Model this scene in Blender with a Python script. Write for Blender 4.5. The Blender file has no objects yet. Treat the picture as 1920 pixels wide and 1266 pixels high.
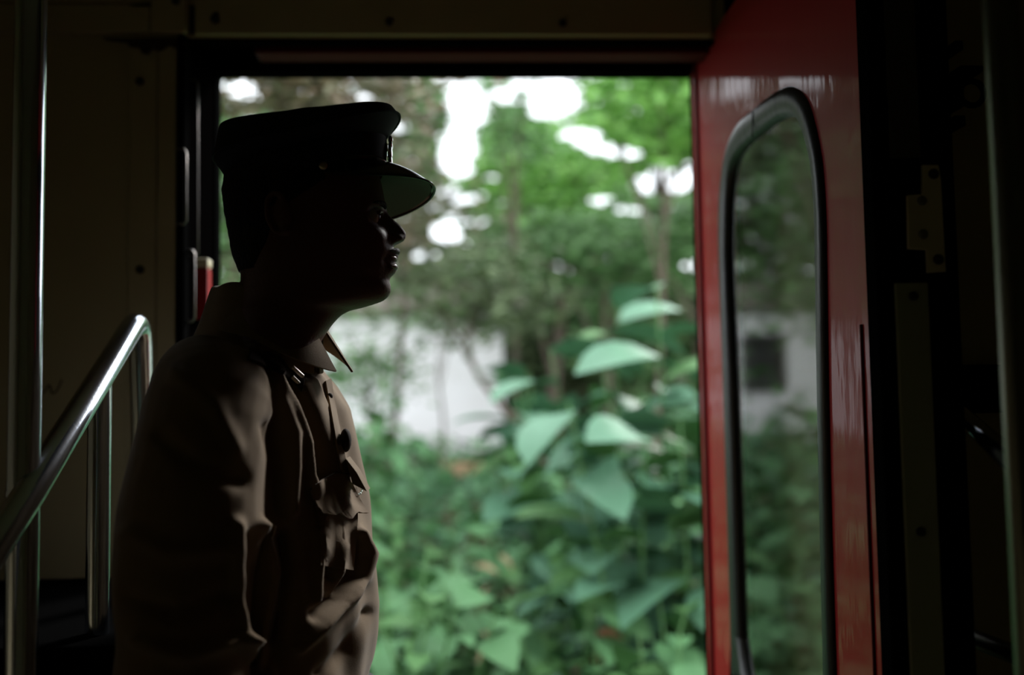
import bpy, bmesh, math, random
import numpy as np
from math import radians as R, sin, cos, pi
from mathutils import Vector, Matrix
from mathutils.bvhtree import BVHTree

rnd = random.Random(7)
rng = np.random.default_rng(7)
SC = bpy.context.scene
COL = SC.collection

# ---------------------------------------------------------------- camera
F = 1700.0
CZ = 1.38
ROT = Matrix.Rotation(-R(2.6), 3, 'Z') @ Matrix.Rotation(R(90 + 3.4), 3, 'X') @ Matrix.Rotation(-0.016, 3, 'Z')
cam_d = bpy.data.cameras.new('camera')
cam = bpy.data.objects.new('camera', cam_d)
COL.objects.link(cam)
cam.matrix_world = Matrix.Translation((0, 0, CZ)) @ ROT.to_4x4()
cam_d.sensor_width = 36
cam_d.lens = F / 1920 * 36
cam_d.clip_start = 0.02
cam_d.clip_end = 300
cam_d.dof.use_dof = True
cam_d.dof.focus_distance = 1.25
cam_d.dof.aperture_fstop = 1.4
SC.camera = cam

# ---------------------------------------------------------------- sky, exposure
world = bpy.data.worlds.new('overcast_sky')
SC.world = world
world.use_nodes = True
bg = world.node_tree.nodes['Background']
bg.inputs[0].default_value = (0.90, 0.95, 1.0, 1)
bg.inputs[1].default_value = 3.1
sun_d = bpy.data.lights.new('hazy_sun', 'SUN'); sun_d.energy = 4.2; sun_d.angle = R(14); sun_d.color = (1.0, 0.98, 0.96)
sun = bpy.data.objects.new('hazy_sun', sun_d); COL.objects.link(sun)
sun.rotation_euler = Vector((0.50, 0.74, 0.55)).to_track_quat('Z', 'Y').to_euler()
SC.view_settings.view_transform = 'Standard'
SC.view_settings.look = 'None'
SC.view_settings.gamma = 1
SC.view_settings.exposure = 0.0
SC.view_settings.use_curve_mapping = False
SC.cycles.use_denoising = True
SC.cycles.sample_clamp_indirect = 4
SC.cycles.max_bounces = 8
SC.cycles.diffuse_bounces = 5
SC.cycles.transparent_max_bounces = 12

def at(px, py, Y):
    """a pixel of the 1920x1266 photograph to the world point on the vertical plane y = Y"""
    d = ROT @ Vector(((px - 960) / F, -(py - 633) / F, -1))
    return Vector((0, 0, CZ)) + d * (Y / d.y)

def at_x(px, py, X):
    d = ROT @ Vector(((px - 960) / F, -(py - 633) / F, -1))
    return Vector((0, 0, CZ)) + d * (X / d.x)

ROTI = np.array(ROT.transposed())
def proj(P):
    """world points (n,3) to pixels (n,2)"""
    q = (np.asarray(P, float) - np.array([0, 0, CZ])) @ ROTI.T
    z = np.where(-q[:, 2] < 1e-3, 1e-3, -q[:, 2])
    return np.stack([960 + F * q[:, 0] / z, 633 - F * q[:, 1] / z], 1)

# ---------------------------------------------------------------- materials
def mat(name, col, rough=0.6, metal=0.0, noise=None, coat=0.0, bump=None, spec=0.5, island=None, trans=0.0, sheen=0.0):
    """noise = (scale, colour2, amount, stretch)  bump = (scale, strength, stretch)  island = (colours)"""
    m = bpy.data.materials.new(name)
    m.use_nodes = True
    nt = m.node_tree
    b = nt.nodes['Principled BSDF']
    b.inputs['Base Color'].default_value = (*col, 1)
    b.inputs['Roughness'].default_value = rough
    b.inputs['Metallic'].default_value = metal
    b.inputs['Specular IOR Level'].default_value = spec
    if spec <= 0.06: b.inputs['IOR'].default_value = 1.04 if spec > 0 else 1.0
    b.inputs['Coat Weight'].default_value = coat
    b.inputs['Coat Roughness'].default_value = 0.04
    if sheen: b.inputs['Sheen Weight'].default_value = sheen
    if trans: b.inputs['Transmission Weight'].default_value = trans
    tc = nt.nodes.new('ShaderNodeTexCoord')
    def mp(st):
        n = nt.nodes.new('ShaderNodeMapping')
        n.inputs['Scale'].default_value = st
        nt.links.new(tc.outputs['Object'], n.inputs['Vector'])
        return n
    if island:
        g = nt.nodes.new('ShaderNodeNewGeometry')
        cr = nt.nodes.new('ShaderNodeValToRGB')
        cr.color_ramp.interpolation = 'LINEAR'
        while len(cr.color_ramp.elements) < len(island): cr.color_ramp.elements.new(0.5)
        for i, c in enumerate(island):
            cr.color_ramp.elements[i].position = i / (len(island) - 1)
            cr.color_ramp.elements[i].color = (*c, 1)
        nt.links.new(g.outputs['Random Per Island'], cr.inputs[0])
        nt.links.new(cr.outputs[0], b.inputs['Base Color'])
    elif noise:
        sc_, c2, amt, st = noise
        n = nt.nodes.new('ShaderNodeTexNoise')
        n.inputs['Scale'].default_value = sc_
        n.inputs['Detail'].default_value = 6
        nt.links.new(mp(st).outputs[0], n.inputs['Vector'])
        cr = nt.nodes.new('ShaderNodeValToRGB')
        cr.color_ramp.elements[0].position = 0.5 - amt / 2
        cr.color_ramp.elements[1].position = 0.5 + amt / 2
        cr.color_ramp.elements[0].color = (*c2, 1)
        cr.color_ramp.elements[1].color = (*col, 1)
        nt.links.new(n.outputs[0], cr.inputs[0])
        nt.links.new(cr.outputs[0], b.inputs['Base Color'])
    if bump:
        sc_, s, st = bump
        n = nt.nodes.new('ShaderNodeTexNoise')
        n.inputs['Scale'].default_value = sc_
        n.inputs['Detail'].default_value = 3
        nt.links.new(mp(st).outputs[0], n.inputs['Vector'])
        bp = nt.nodes.new('ShaderNodeBump')
        bp.inputs['Strength'].default_value = s
        bp.inputs['Distance'].default_value = 0.01
        nt.links.new(n.outputs[0], bp.inputs['Height'])
        nt.links.new(bp.outputs[0], b.inputs['Normal'])
        if coat: nt.links.new(bp.outputs[0], b.inputs['Coat Normal'])
    return m

M = {}
M['beige'] = mat('cream_painted_panel', (0.44, 0.37, 0.21), 0.55, noise=(3.0, (0.38, 0.31, 0.17), 0.5, (1, 1, 1)), bump=(90, 0.08, (1, 1, 1)))
M['beige_strip'] = mat('cream_painted_strip', (0.45, 0.38, 0.22), 0.5, noise=(5.0, (0.39, 0.32, 0.18), 0.4, (1, 1, 1)))
M['grime'] = mat('grime', (0.035, 0.025, 0.012), 0.9)
M['ceiling'] = mat('dull_ceiling', (0.45, 0.38, 0.27), 0.8)
M['floor'] = mat('worn_dark_floor', (0.10, 0.09, 0.075), 0.8, noise=(8, (0.06, 0.055, 0.05), 0.5, (1, 1, 1)))
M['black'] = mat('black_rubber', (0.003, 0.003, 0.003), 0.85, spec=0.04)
M['jamb'] = mat('black_painted_jamb', (0.0012, 0.001, 0.001), 1.0, spec=0.0)
M['rubber'] = mat('grey_black_gasket', (0.012, 0.014, 0.013), 0.38, spec=0.5, bump=(60, 0.1, (1, 1, 0.2)))
M['red'] = mat('red_door_paint', (0.37, 0.015, 0.018), 0.45, coat=0.38, spec=0.1, noise=(6, (0.36, 0.015, 0.018), 0.5, (1, 1, 0.4)), bump=(7, 0.10, (2.0, 2.0, 0.5)))
M['dark_red'] = mat('dark_red_paint', (0.10, 0.006, 0.006), 0.7, spec=0.1)
M['steel'] = mat('polished_steel_tube', (0.70, 0.75, 0.85), 0.15, metal=1.0, bump=(120, 0.02, (1, 1, 0.1)))
M['dark_steel'] = mat('darkened_steel_tube', (0.16, 0.16, 0.13), 0.3, metal=1.0)  # steel with a darkened colour, dims the reflections on the second pole
M['alu'] = mat('dull_aluminium_strip', (0.42, 0.43, 0.28), 0.6, metal=0.1, noise=(9, (0.34, 0.35, 0.22), 0.5, (1, 1, 0.3)))
M['plate'] = mat('cream_metal_plate', (0.62, 0.55, 0.36), 0.5)
M['screw'] = mat('dull_screw_metal', (0.25, 0.24, 0.2), 0.3, metal=1.0)
M['hole'] = mat('dark_screw_head', (0.02, 0.018, 0.012), 0.6)
M['silver'] = mat('silver_metal', (0.85, 0.86, 0.9), 0.2, metal=1.0)
M['brass'] = mat('brass', (0.6, 0.5, 0.3), 0.3, metal=1.0)
M['skin'] = mat('brown_skin', (0.10, 0.042, 0.026), 0.5, spec=0.32, noise=(30, (0.095, 0.038, 0.024), 0.6, (1, 1, 1)), bump=(260, 0.1, (1, 1, 1)))
M['hair'] = mat('black_hair', (0.006, 0.005, 0.005), 0.7, spec=0.2, bump=(300, 0.4, (1, 1, 0.2)))
M['moustache'] = mat('greying_moustache', (0.05, 0.045, 0.045), 0.6, bump=(400, 0.5, (1, 1, 0.3)))
M['eye'] = mat('eye_white', (0.5, 0.46, 0.42), 0.15)
M['iris'] = mat('dark_iris', (0.015, 0.008, 0.005), 0.1)
M['lip'] = mat('lip_skin', (0.13, 0.045, 0.04), 0.35)
M['khaki'] = mat('khaki_cotton', (0.20, 0.135, 0.072), 0.85, spec=0.2, noise=(40, (0.175, 0.118, 0.062), 0.5, (1, 1, 1)), bump=(900, 0.15, (1, 1, 1)), sheen=0.15)
M['khaki_dark'] = mat('dark_khaki_strap', (0.03, 0.022, 0.015), 0.85, spec=0.2)
M['trouser'] = mat('khaki_trouser_cloth', (0.12, 0.085, 0.05), 0.9, spec=0.2)
M['leather'] = mat('black_leather', (0.01, 0.009, 0.008), 0.35)
M['navy'] = mat('navy_cap_cloth', (0.008, 0.009, 0.014), 0.8, spec=0.2)
M['peak'] = mat('black_patent_peak', (0.006, 0.006, 0.007), 0.2)
M['lining'] = mat('green_peak_lining', (0.10, 0.20, 0.135), 0.7)
M['white'] = mat('white_enamel_bar', (0.85, 0.72, 0.66), 0.35)
M['rank'] = mat('silvered_rank_bar', (0.95, 0.86, 0.80), 0.45, metal=0.6)
M['plaster'] = mat('white_plaster', (0.86, 0.84, 0.87), 0.8, noise=(1.5, (0.76, 0.73, 0.74), 0.5, (1, 1, 1)))
M['windark'] = mat('dark_shutter_and_room', (0.03, 0.03, 0.028), 0.5)
M['roof'] = mat('weathered_roof_sheet', (0.12, 0.10, 0.08), 0.85)
M['soil'] = mat('brown_soil_with_moss', (0.13, 0.095, 0.055), 0.95, noise=(2.2, (0.05, 0.10, 0.03), 0.3, (0.5, 1, 1)), bump=(12, 0.5, (1, 1, 1)))
M['straw'] = mat('dry_straw', (0.5, 0.36, 0.2), 0.9, island=[(0.55, 0.36, 0.2), (0.36, 0.27, 0.15), (0.6, 0.45, 0.3)])
M['orange'] = mat('rusty_dry_leaf', (0.32, 0.10, 0.045), 0.9, island=[(0.3, 0.09, 0.04), (0.2, 0.11, 0.05)])
M['bark'] = mat('brown_bark', (0.14, 0.10, 0.075), 0.9, noise=(10, (0.07, 0.055, 0.04), 0.5, (1, 1, 0.2)), bump=(25, 0.6, (1, 1, 0.2)))
g_ = lambda *c: list(c)
M['leaf_bright'] = mat('bright_green_leaves', (0.15, 0.35, 0.06), 0.55, island=g_((0.10, 0.25, 0.05), (0.17, 0.40, 0.07), (0.24, 0.48, 0.10)))
M['leaf_mid'] = mat('mid_green_leaves', (0.1, 0.2, 0.06), 0.55, island=g_((0.07, 0.15, 0.055), (0.12, 0.25, 0.08), (0.17, 0.32, 0.12)))
M['leaf_dark'] = mat('dark_green_leaves', (0.06, 0.1, 0.04), 0.6, island=g_((0.05, 0.075, 0.035), (0.085, 0.13, 0.05), (0.11, 0.15, 0.06)))
M['leaf_olive'] = mat('olive_brown_leaves', (0.1, 0.1, 0.05), 0.6, island=g_((0.09, 0.085, 0.05), (0.14, 0.14, 0.075), (0.2, 0.14, 0.09)))
M['leaf_blue'] = mat('broad_blue_green_leaf', (0.115, 0.265, 0.16), 0.5, spec=.35, noise=(8, (0.09, 0.21, 0.125), 0.5, (1, 1, 1)))
M['leaf_green'] = mat('plain_green_leaf', (0.105, 0.25, 0.10), 0.6, spec=.3, noise=(8, (0.075, 0.19, 0.075), 0.5, (1, 1, 1)))
M['leaf_blue2'] = mat('broad_mid_green_leaf', (0.09, 0.22, 0.07), 0.55, spec=.3, noise=(8, (0.07, 0.17, 0.05), 0.5, (1, 1, 1)))
M['leaf_low'] = mat('undergrowth_leaf', (0.10, 0.24, 0.11), 0.5, island=g_((0.07, 0.18, 0.09), (0.11, 0.27, 0.12), (0.15, 0.34, 0.13)))

def glass_mat():
    m = bpy.data.materials.new('dusty_window_glass')
    m.use_nodes = True
    b = m.node_tree.nodes['Principled BSDF']
    b.inputs['Base Color'].default_value = (0.55, 0.60, 0.56, 1)
    b.inputs['Roughness'].default_value = 0.02
    b.inputs['IOR'].default_value = 1.33
    b.inputs['Transmission Weight'].default_value = 1.0
    return m
M['glass'] = glass_mat()

# ---------------------------------------------------------------- helpers
def link(name, me, m=None, parent=None, smooth=False):
    o = bpy.data.objects.new(name, me)
    COL.objects.link(o)
    if m is not None and len(me.materials) == 0: me.materials.append(m)
    if parent is not None:
        o.parent = parent
        o.matrix_parent_inverse = Matrix.Translation(-parent.location)
    if smooth and len(me.polygons):
        me.polygons.foreach_set('use_smooth', [True] * len(me.polygons))
    return o

def tag(o, label=None, cat=None, group=None, kind=None):
    if label: o['label'] = label
    if cat: o['category'] = cat
    if group: o['group'] = group
    if kind: o['kind'] = kind
    return o

def empty(name, loc, label, cat, group=None, kind=None):
    o = bpy.data.objects.new(name, None)
    o.empty_display_size = 0.1
    o.location = loc
    COL.objects.link(o)
    return tag(o, label, cat, group, kind)

class MB:
    def __init__(s): s.v = []; s.f = []
    def add(s, v, f):
        n = len(s.v); s.v += [tuple(p) for p in v]; s.f += [tuple(i + n for i in q) for q in f]; return s
    def box(s, x0, x1, y0, y1, z0, z1, bev=0.0):
        if bev <= 0:
            v = [(x, y, z) for z in (z0, z1) for y in (y0, y1) for x in (x0, x1)]
            return s.add(v, [(0, 2, 3, 1), (4, 5, 7, 6), (0, 1, 5, 4), (2, 6, 7, 3), (0, 4, 6, 2), (1, 3, 7, 5)])
        bm = bmesh.new()
        bmesh.ops.create_cube(bm, size=1)
        for q in bm.verts:
            q.co = Vector((x0 + (q.co.x + .5) * (x1 - x0), y0 + (q.co.y + .5) * (y1 - y0), z0 + (q.co.z + .5) * (z1 - z0)))
        bmesh.ops.bevel(bm, geom=bm.edges[:], offset=bev, segments=2, affect='EDGES', profile=0.5)
        bm.verts.index_update()
        s.add([q.co for q in bm.verts], [[q.index for q in f.verts] for f in bm.faces])
        bm.free(); return s
    def tube(s, pts, rad, n=16, caps=True):
        pts = [Vector(p) for p in pts]
        if not hasattr(rad, '__len__'): rad = [rad] * len(pts)
        up = None; rings = []
        for i, p in enumerate(pts):
            t = (pts[min(i + 1, len(pts) - 1)] - pts[max(i - 1, 0)]).normalized()
            if up is None:
                up = Vector((0, 0, 1)) if abs(t.z) < 0.9 else Vector((1, 0, 0))
            a = (up - t * up.dot(t)).normalized(); up = a
            b = t.cross(a)
            rings.append([p + (a * cos(2 * pi * k / n) + b * sin(2 * pi * k / n)) * rad[i] for k in range(n)])
        return s.loft(rings, caps)
    def loft(s, rings, caps=True, closed=True):
        n = len(rings[0]); v = [p for r in rings for p in r]; f = []
        for i in range(len(rings) - 1):
            for k in range(n if closed else n - 1):
                k2 = (k + 1) % n
                f.append((i * n + k, i * n + k2, (i + 1) * n + k2, (i + 1) * n + k))
        if caps:
            f.append(tuple(range(n))[::-1]); f.append(tuple((len(rings) - 1) * n + k for k in range(n)))
        return s.add(v, f)
    def ell(s, c, r, rot=None, n=16, m=10):
        rings = []
        for i in range(m + 1):
            a = -pi / 2 + pi * i / m
            ring = []
            for k in range(n):
                p = Vector((r[0] * cos(a) * cos(2 * pi * k / n), r[1] * cos(a) * sin(2 * pi * k / n), r[2] * sin(a) if 0 < i < m else r[2] * sin(a)))
                if i in (0, m): p = Vector((r[0] * 0.02 * cos(2 * pi * k / n), r[1] * 0.02 * sin(2 * pi * k / n), r[2] * sin(a)))
                if rot is not None: p = rot @ p
                ring.append(Vector(c) + p)
            rings.append(ring)
        return s.loft(rings)
    def mesh(s, name):
        me = bpy.data.meshes.new(name)
        me.from_pydata(s.v, [], s.f); me.validate()
        bm = bmesh.new(); bm.from_mesh(me)
        bmesh.ops.recalc_face_normals(bm, faces=bm.faces[:])
        bm.to_mesh(me); bm.free(); me.update()
        return me
    def build(s, name, m, parent=None, smooth=False, sharp=None):
        me = s.mesh(name)
        o = link(name, me, m, parent, smooth)
        if smooth:
            me.set_sharp_from_angle(angle=R(sharp or 40))
        return o

def plate(name, outlines, t, mtx, m, parent=None, bevel=0.0):
    """outlines: list of closed 2-D outlines (first solid, later ones cut out); extruded +-t/2"""
    cu = bpy.data.curves.new('tmp', 'CURVE')
    cu.dimensions = '2D'; cu.fill_mode = 'BOTH'; cu.extrude = t / 2; cu.bevel_depth = bevel; cu.bevel_resolution = 1
    for o in outlines:
        sp = cu.splines.new('POLY'); sp.points.add(len(o) - 1)
        for i, p in enumerate(o): sp.points[i].co = (p[0], p[1], 0, 1)
        sp.use_cyclic_u = True
    tmp = bpy.data.objects.new('tmp', cu); COL.objects.link(tmp)
    me = bpy.data.meshes.new_from_object(tmp.evaluated_get(bpy.context.evaluated_depsgraph_get()))
    bpy.data.objects.remove(tmp); bpy.data.curves.remove(cu)
    me.transform(mtx); me.name = name; me.materials.clear()
    bm = bmesh.new(); bm.from_mesh(me)
    bmesh.ops.remove_doubles(bm, verts=bm.verts[:], dist=1e-5)
    bmesh.ops.recalc_face_normals(bm, faces=bm.faces[:])
    bm.to_mesh(me); bm.free()
    return link(name, me, m, parent)

def remesh(mb, voxel, smooth_it=3):
    me = mb.mesh('tmp')
    o = bpy.data.objects.new('tmp', me); COL.objects.link(o)
    r = o.modifiers.new('r', 'REMESH'); r.mode = 'VOXEL'; r.voxel_size = voxel
    if smooth_it:
        s = o.modifiers.new('s', 'SMOOTH'); s.factor = 0.5; s.iterations = smooth_it
    res = bpy.data.meshes.new_from_object(o.evaluated_get(bpy.context.evaluated_depsgraph_get()))
    bpy.data.objects.remove(o); bpy.data.meshes.remove(me)
    return res

def catmull(pts, n):
    pts = [np.array(p, float) for p in pts]
    P = [pts[0] * 2 - pts[1]] + pts + [pts[-1] * 2 - pts[-2]]
    out = []
    for i in range(1, len(P) - 2):
        for k in range(n):
            t = k / n; a, b, c, d = P[i - 1:i + 3]
            out.append(0.5 * (2 * b + (c - a) * t + (2 * a - 5 * b + 4 * c - d) * t * t + (3 * b - a - 3 * c + d) * t ** 3))
    out.append(P[-2]); return out

def circle(cx, cy, r, n=24): return [(cx + r * cos(2 * pi * k / n), cy + r * sin(2 * pi * k / n)) for k in range(n)]

# ================================================================ THE VESTIBULE
D, DO = 1.80, 2.03                        # inner and outer face of the door wall
XL = at(407, 400, DO).x                   # left jamb
XR = at(1298, 400, DO).x                  # plane of the open door leaf
ZH = at(850, 71, D).z                     # header underside
RX0, RX1, RY0, RZ1 = -1.35, 1.25, -1.15, 2.42
YR = 1.36                                 # inner face of the wall on the right of the door

wl = tag(MB().box(RX0, XL, D, DO, 0, RZ1).build('wall_outer', M['beige'])
         , 'cream painted carriage wall beside the open doorway, behind the grab pole', 'wall', kind='structure')
# header beam, cover strips, screws of the wall
zB = at(150, 66, D).z
hb = tag(MB().box(XL, XR + 0.02, D, DO, ZH, RZ1).build('trim_1', M['beige']), 'cream header panel over the open doorway', 'trim', kind='structure')
MB().box(RX0, at(285, 40, D).x, D - 0.012, D, zB + 0.002, at(150, 12, D).z, 0.002).build('panel', M['beige_strip'], wl)
MB().box(RX0, at(285, 40, D).x, D - 0.010, D, at(150, 9, D).z, RZ1, 0.002).build('panel', M['beige_strip'], wl)
MB().box(at(288, 40, D).x, at(352, 40, D).x, D - 0.017, D, zB, RZ1, 0.002).build('cover_strip', M['beige_strip'], wl)
MB().box(at(368, 40, D).x, XR - 0.01, D - 0.012, D, ZH + .002, RZ1, 0.003).build('panel', M['beige_strip'], hb)
MB().box(at(242, 500, D).x, at(294, 500, D).x, D - 0.006, D, 0.1, zB - .004, 0.0015).build('cover_strip', M['beige_strip'], wl)
MB().box(at(297, 500, D).x, at(331, 500, D).x, D - 0.009, D, 0.1, zB - .004, 0.0015).build('cover_strip', M['beige_strip'], wl)
def screws(par, spots, mm, r=0.006, Y=None):
    for (px, py) in spots:
        p = at(px, py, Y)
        b = MB().tube([p + Vector((0, 0.004, 0)), p + Vector((0, -0.003, 0)), p + Vector((0, -0.005, 0))], [r, r, r * .6], 12)
        b.box(p.x - r * .7, p.x + r * .7, p.y - 0.0056, p.y - 0.0048, p.z - r * .12, p.z + r * .12)
        b.build('screw', mm, par)
screws(wl, [(262, 153), (263, 506), (262, 860)], M['hole'], 0.008, D - 0.007)
screws(hb, [(402, 36), (730, 41), (1055, 43)], M['hole'], 0.008, D - 0.013)
screws(wl, [(330, 2)], M['hole'], 0.008, D - 0.018)
# grime patches along the joint (thin dried dirt, irregular)
def grime(pxs, Y, par):
    v = [at(x, y, Y) for x, y in pxs]
    MB().add([p for p in v] + [p + Vector((0, 0.0015, 0)) for p in v],
             [tuple(range(len(v))), tuple(range(len(v), 2 * len(v)))[::-1]]).build('dirt_stain', M['grime'], par)
grime([(190, 70), (240, 72), (332, 70), (332, 92), (318, 86), (300, 96), (285, 92), (278, 102), (266, 100), (262, 90), (244, 88), (236, 80), (200, 76)], D - 0.0115, wl)
grime([(355, 8), (372, 12), (380, 30), (372, 52), (360, 66), (354, 60)], D - 0.0025, wl)
grime([(398, 24), (408, 22), (412, 40), (404, 46)], D - 0.0135, hb)
grime([(240, 8), (285, 4), (286, 12), (250, 12)], D - 0.0135, wl)
# pencil scribble on the wall
sc1 = catmull([at(*p, D - 0.001) for p in [(74, 716), (80, 738), (92, 722), (98, 738), (108, 730), (116, 712)]], 5)
MB().tube(sc1, 0.0012, 5).build('scribble', M['grime'], wl)

# the header reveal: dark soffit, red strip, black seal
rv = tag(MB().box(XL, XR + .02, D + 0.004, DO, ZH - 0.0, ZH + 0.01).build('trim_2', M['jamb']), 'black soffit over the doorway with a dark red strip', 'trim', kind='structure')
p1, p2 = at(560, 86, D + .05), at(560, 104, D + .1)
MB().box(at(480, 90, D + .06).x, XR, D + 0.045, D + 0.10, ZH - 0.014, ZH, 0.003).build('red_strip', M['dark_red'], rv)
MB().box(XL, XR, D + 0.004, D + 0.03, ZH - 0.008, ZH, 0.002).build('rubber_seal', M['black'], rv)
zo = at(850, 137.5, DO).z
MB().box(XL, XR, DO - 0.05, DO, min(zo, ZH - 0.004), ZH + .01, 0.003).build('rubber_seal', M['black'], rv)
# left jamb
jb = tag(MB().box(XL - 0.02, XL + 0.001, D - 0.002, DO, 0, ZH).build('trim_3', M['jamb']), 'black door jamb behind the man', 'trim', kind='structure')
MB().box(at(336, 400, D).x, XL + 0.004, D - 0.016, D + 0.02, 0, ZH, 0.004).build('jamb_edge', M['black'], jb)
MB().box(XL, XL + 0.006, DO - 0.03, DO + 0.01, 0, ZH, 0.002).build('rubber_seal', M['black'], jb)
# grab rail, rod and latch on the jamb
def rod(name, x, y0, y1, px_shift, mm, r, par, brackets=True):
    Yr = 1.93
    a, b = at(x, y0, Yr), at(x + px_shift, y1, Yr)
    m = MB().tube([a, b], r, 12)
    o = m.build(name, mm, par, True)
    return a, b
M['dullrod'] = mat('dull_steel_rod', (0.22, 0.2, 0.19), 0.35, metal=1.0)
def jamb_rod(name, px, py0, py1, r):
    a = at_x(px, py0, XL + 0.018); b = at_x(px, py1, XL + 0.018)
    mb = MB().tube([a + Vector((-0.018, 0, 0)), a + Vector((-.004, 0, 0)), a + Vector((0, 0, -0.006)), b + Vector((0, 0, 0.006)), b + Vector((-.004, 0, 0)), b + Vector((-0.018, 0, 0))], r, 10)
    return mb.build(name, M['dullrod'], jb, True)
jamb_rod('grab_handle', 349, 280, 420, 0.0022)
jamb_rod('locking_rod', 371, 150, 480, 0.0016)
jamb_rod('grab_handle', 364, 470, 602, 0.0032)
la = at_x(388, 486, XL + 0.02); lb = at_x(388, 600, XL + 0.02)
lt = tag(MB().box(XL, XL + 0.026, la.y - 0.014, la.y + 0.014, lb.z, la.z - 0.02, 0.003).build('door_latch', M['red']), 'red door latch with a cream cap on the jamb behind the neck', 'latch')
MB().box(XL, XL + 0.027, la.y - 0.017, la.y + 0.015, la.z - 0.019, la.z, 0.004).build('cap', M['plate'], lt)

# shell: floor, ceiling, other walls
tag(MB().box(RX0, RX1, RY0, DO, -0.06, 0).build('floor', M['floor']), 'dark worn vestibule floor', 'floor', kind='structure')
tag(MB().box(RX0 - .05, RX1 + .05, RY0 - .05, DO, RZ1, RZ1 + 0.05).build('ceiling', M['ceiling']), 'dull cream vestibule ceiling', 'ceiling', kind='structure')
tag(MB().box(RX0 - .05, RX0, RY0, DO, -.06, RZ1).build('wall_left', M['beige']), 'cream carriage partition at the near end of the vestibule', 'wall', kind='structure')
tag(MB().box(RX1, RX1 + .05, RY0, DO, -.06, RZ1).build('wall_right', M['beige']), 'cream carriage partition past the grab pole', 'wall', kind='structure')
tag(MB().box(RX0 - .05, RX1 + .05, RY0 - .05, RY0, -.06, RZ1).build('wall_back', M['beige']), 'cream carriage wall opposite the open doorway', 'wall', kind='structure')
# wall to the right of the leaf
wr = tag(MB().box(XR + 0.09, RX1, YR, DO, 0, RZ1).build('wall_inner', M['beige']), 'cream wall panel between the post and the second pole', 'wall', kind='structure')
MB().box(XR + 0.001, XR + 0.075, D + 0.10, DO, 0, RZ1).build('door_pillar', M['jamb'], wr)
for (za, zb_) in ((685, 775),):
    a = at(1800, za, YR); b = at(1800, zb_, YR)
    MB().box(XR + .08, RX1, YR - 0.02, YR, b.z, a.z, 0.004).build('dado_rail', M['black'], wr)
MB().box(at(1893, 400, YR).x, at(1905, 400, YR).x, YR - .006, YR, 0.1, at(1800, 690, YR).z + .5).build('cover_strip', M['black'], wr)

# ---------------------------------------------------------------- the open red door leaf
door = tag(bpy.data.objects.new('door_1', None), 'red glossy door leaf swung inward, with a tall round-topped window', 'door', kind='structure')
COL.objects.link(door); door.location = (XR, D, 0)
LT = 0.034
yN = at_x(1640, 700, XR).y; yF = DO - 0.03
ztop = at_x(1345, 50, XR).z
gl_out = [(1375, 1266), (1370, 1080), (1365, 900), (1359, 700), (1352, 500), (1351, 400), (1356, 330), (1366, 275), (1386, 232), (1415, 205), (1448, 178), (1470, 165), (1488, 163), (1506, 174), (1520, 200), (1533, 250), (1543, 310), (1549, 400), (1551, 500), (1554, 700), (1558, 900), (1563, 1080), (1569, 1266)]
gl_in = [(1392, 1266), (1385, 1080), (1379, 900), (1372, 700), (1364, 500), (1364, 410), (1367, 350), (1375, 308), (1392, 280), (1418, 256), (1446, 234), (1466, 222), (1480, 219), (1492, 223), (1503, 240), (1513, 272), (1523, 320), (1529, 400), (1531, 500), (1534, 700), (1538, 900), (1542, 1080), (1546, 1266)]
def leaf2d(pts):
    o = []
    for p in pts:
        w = at_x(p[0], p[1], XR); o.append((w.y, w.z))
    o = [tuple(q) for q in catmull(o, 4)]
    zb = 0.82
    a, b = o[-1], o[0]
    o += [(a[0], zb + .08), (a[0] + .03, zb + .02), (a[0] + .08, zb), (b[0] - .08, zb), (b[0] - .03, zb + .02), (b[0], zb + .08)]
    return o
O_out, O_in = leaf2d(gl_out), leaf2d(gl_in)
def offs(o, d):
    n = len(o); r = []
    for i in range(n):
        a = np.array(o[i - 1]); b = np.array(o[(i + 1) % n]); t = b - a; t /= np.linalg.norm(t)
        r.append((o[i][0] + t[1] * d, o[i][1] - t[0] * d))
    return r
# area sign so that +d shrinks
def area(o): return sum(o[i - 1][0] * o[i][1] - o[i][0] * o[i - 1][1] for i in range(len(o)))
if abs(area(offs(O_out, 0.005))) < abs(area(O_out)): SG = 1
else: SG = -1
MT = Matrix(((0, 0, 1, XR + LT / 2), (1, 0, 0, 0), (0, 1, 0, 0), (0, 0, 0, 1)))
rect = [(yN, 0.05), (yF, 0.05), (yF, ztop), (yN, ztop)]
plate('leaf_panel', [rect, offs(O_out, SG * 0.008)], LT, MT, M['red'], door)
# the gasket: swept rounded profile between the outer and inner outline
n = len(O_out)
rings = []
prof = [(0.0, 0.000), (0.05, 0.005), (0.3, 0.009), (0.6, 0.0085), (0.85, 0.005), (1.0, -0.004), (1.0, -LT * .5), (0.0, -LT * .5)]
for i in range(n):
    a = np.array(O_out[i]); b = np.array(O_in[i])
    rings.append([Vector((XR - h, *(a + (b - a) * t))) for t, h in prof])
mb = MB(); mb.loft(rings + [rings[0]], caps=False)
mb.build('gasket', M['rubber'], door, True, 60)
a, b = np.array(O_out[38]), np.array(O_in[38])
gin = offs(O_in, -SG * 0.004)
plate('window_pane', [gin], 0.004, Matrix(((0, 0, 1, XR + 0.008), (1, 0, 0, 0), (0, 1, 0, 0), (0, 0, 0, 1))), M['glass'], door)
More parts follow.
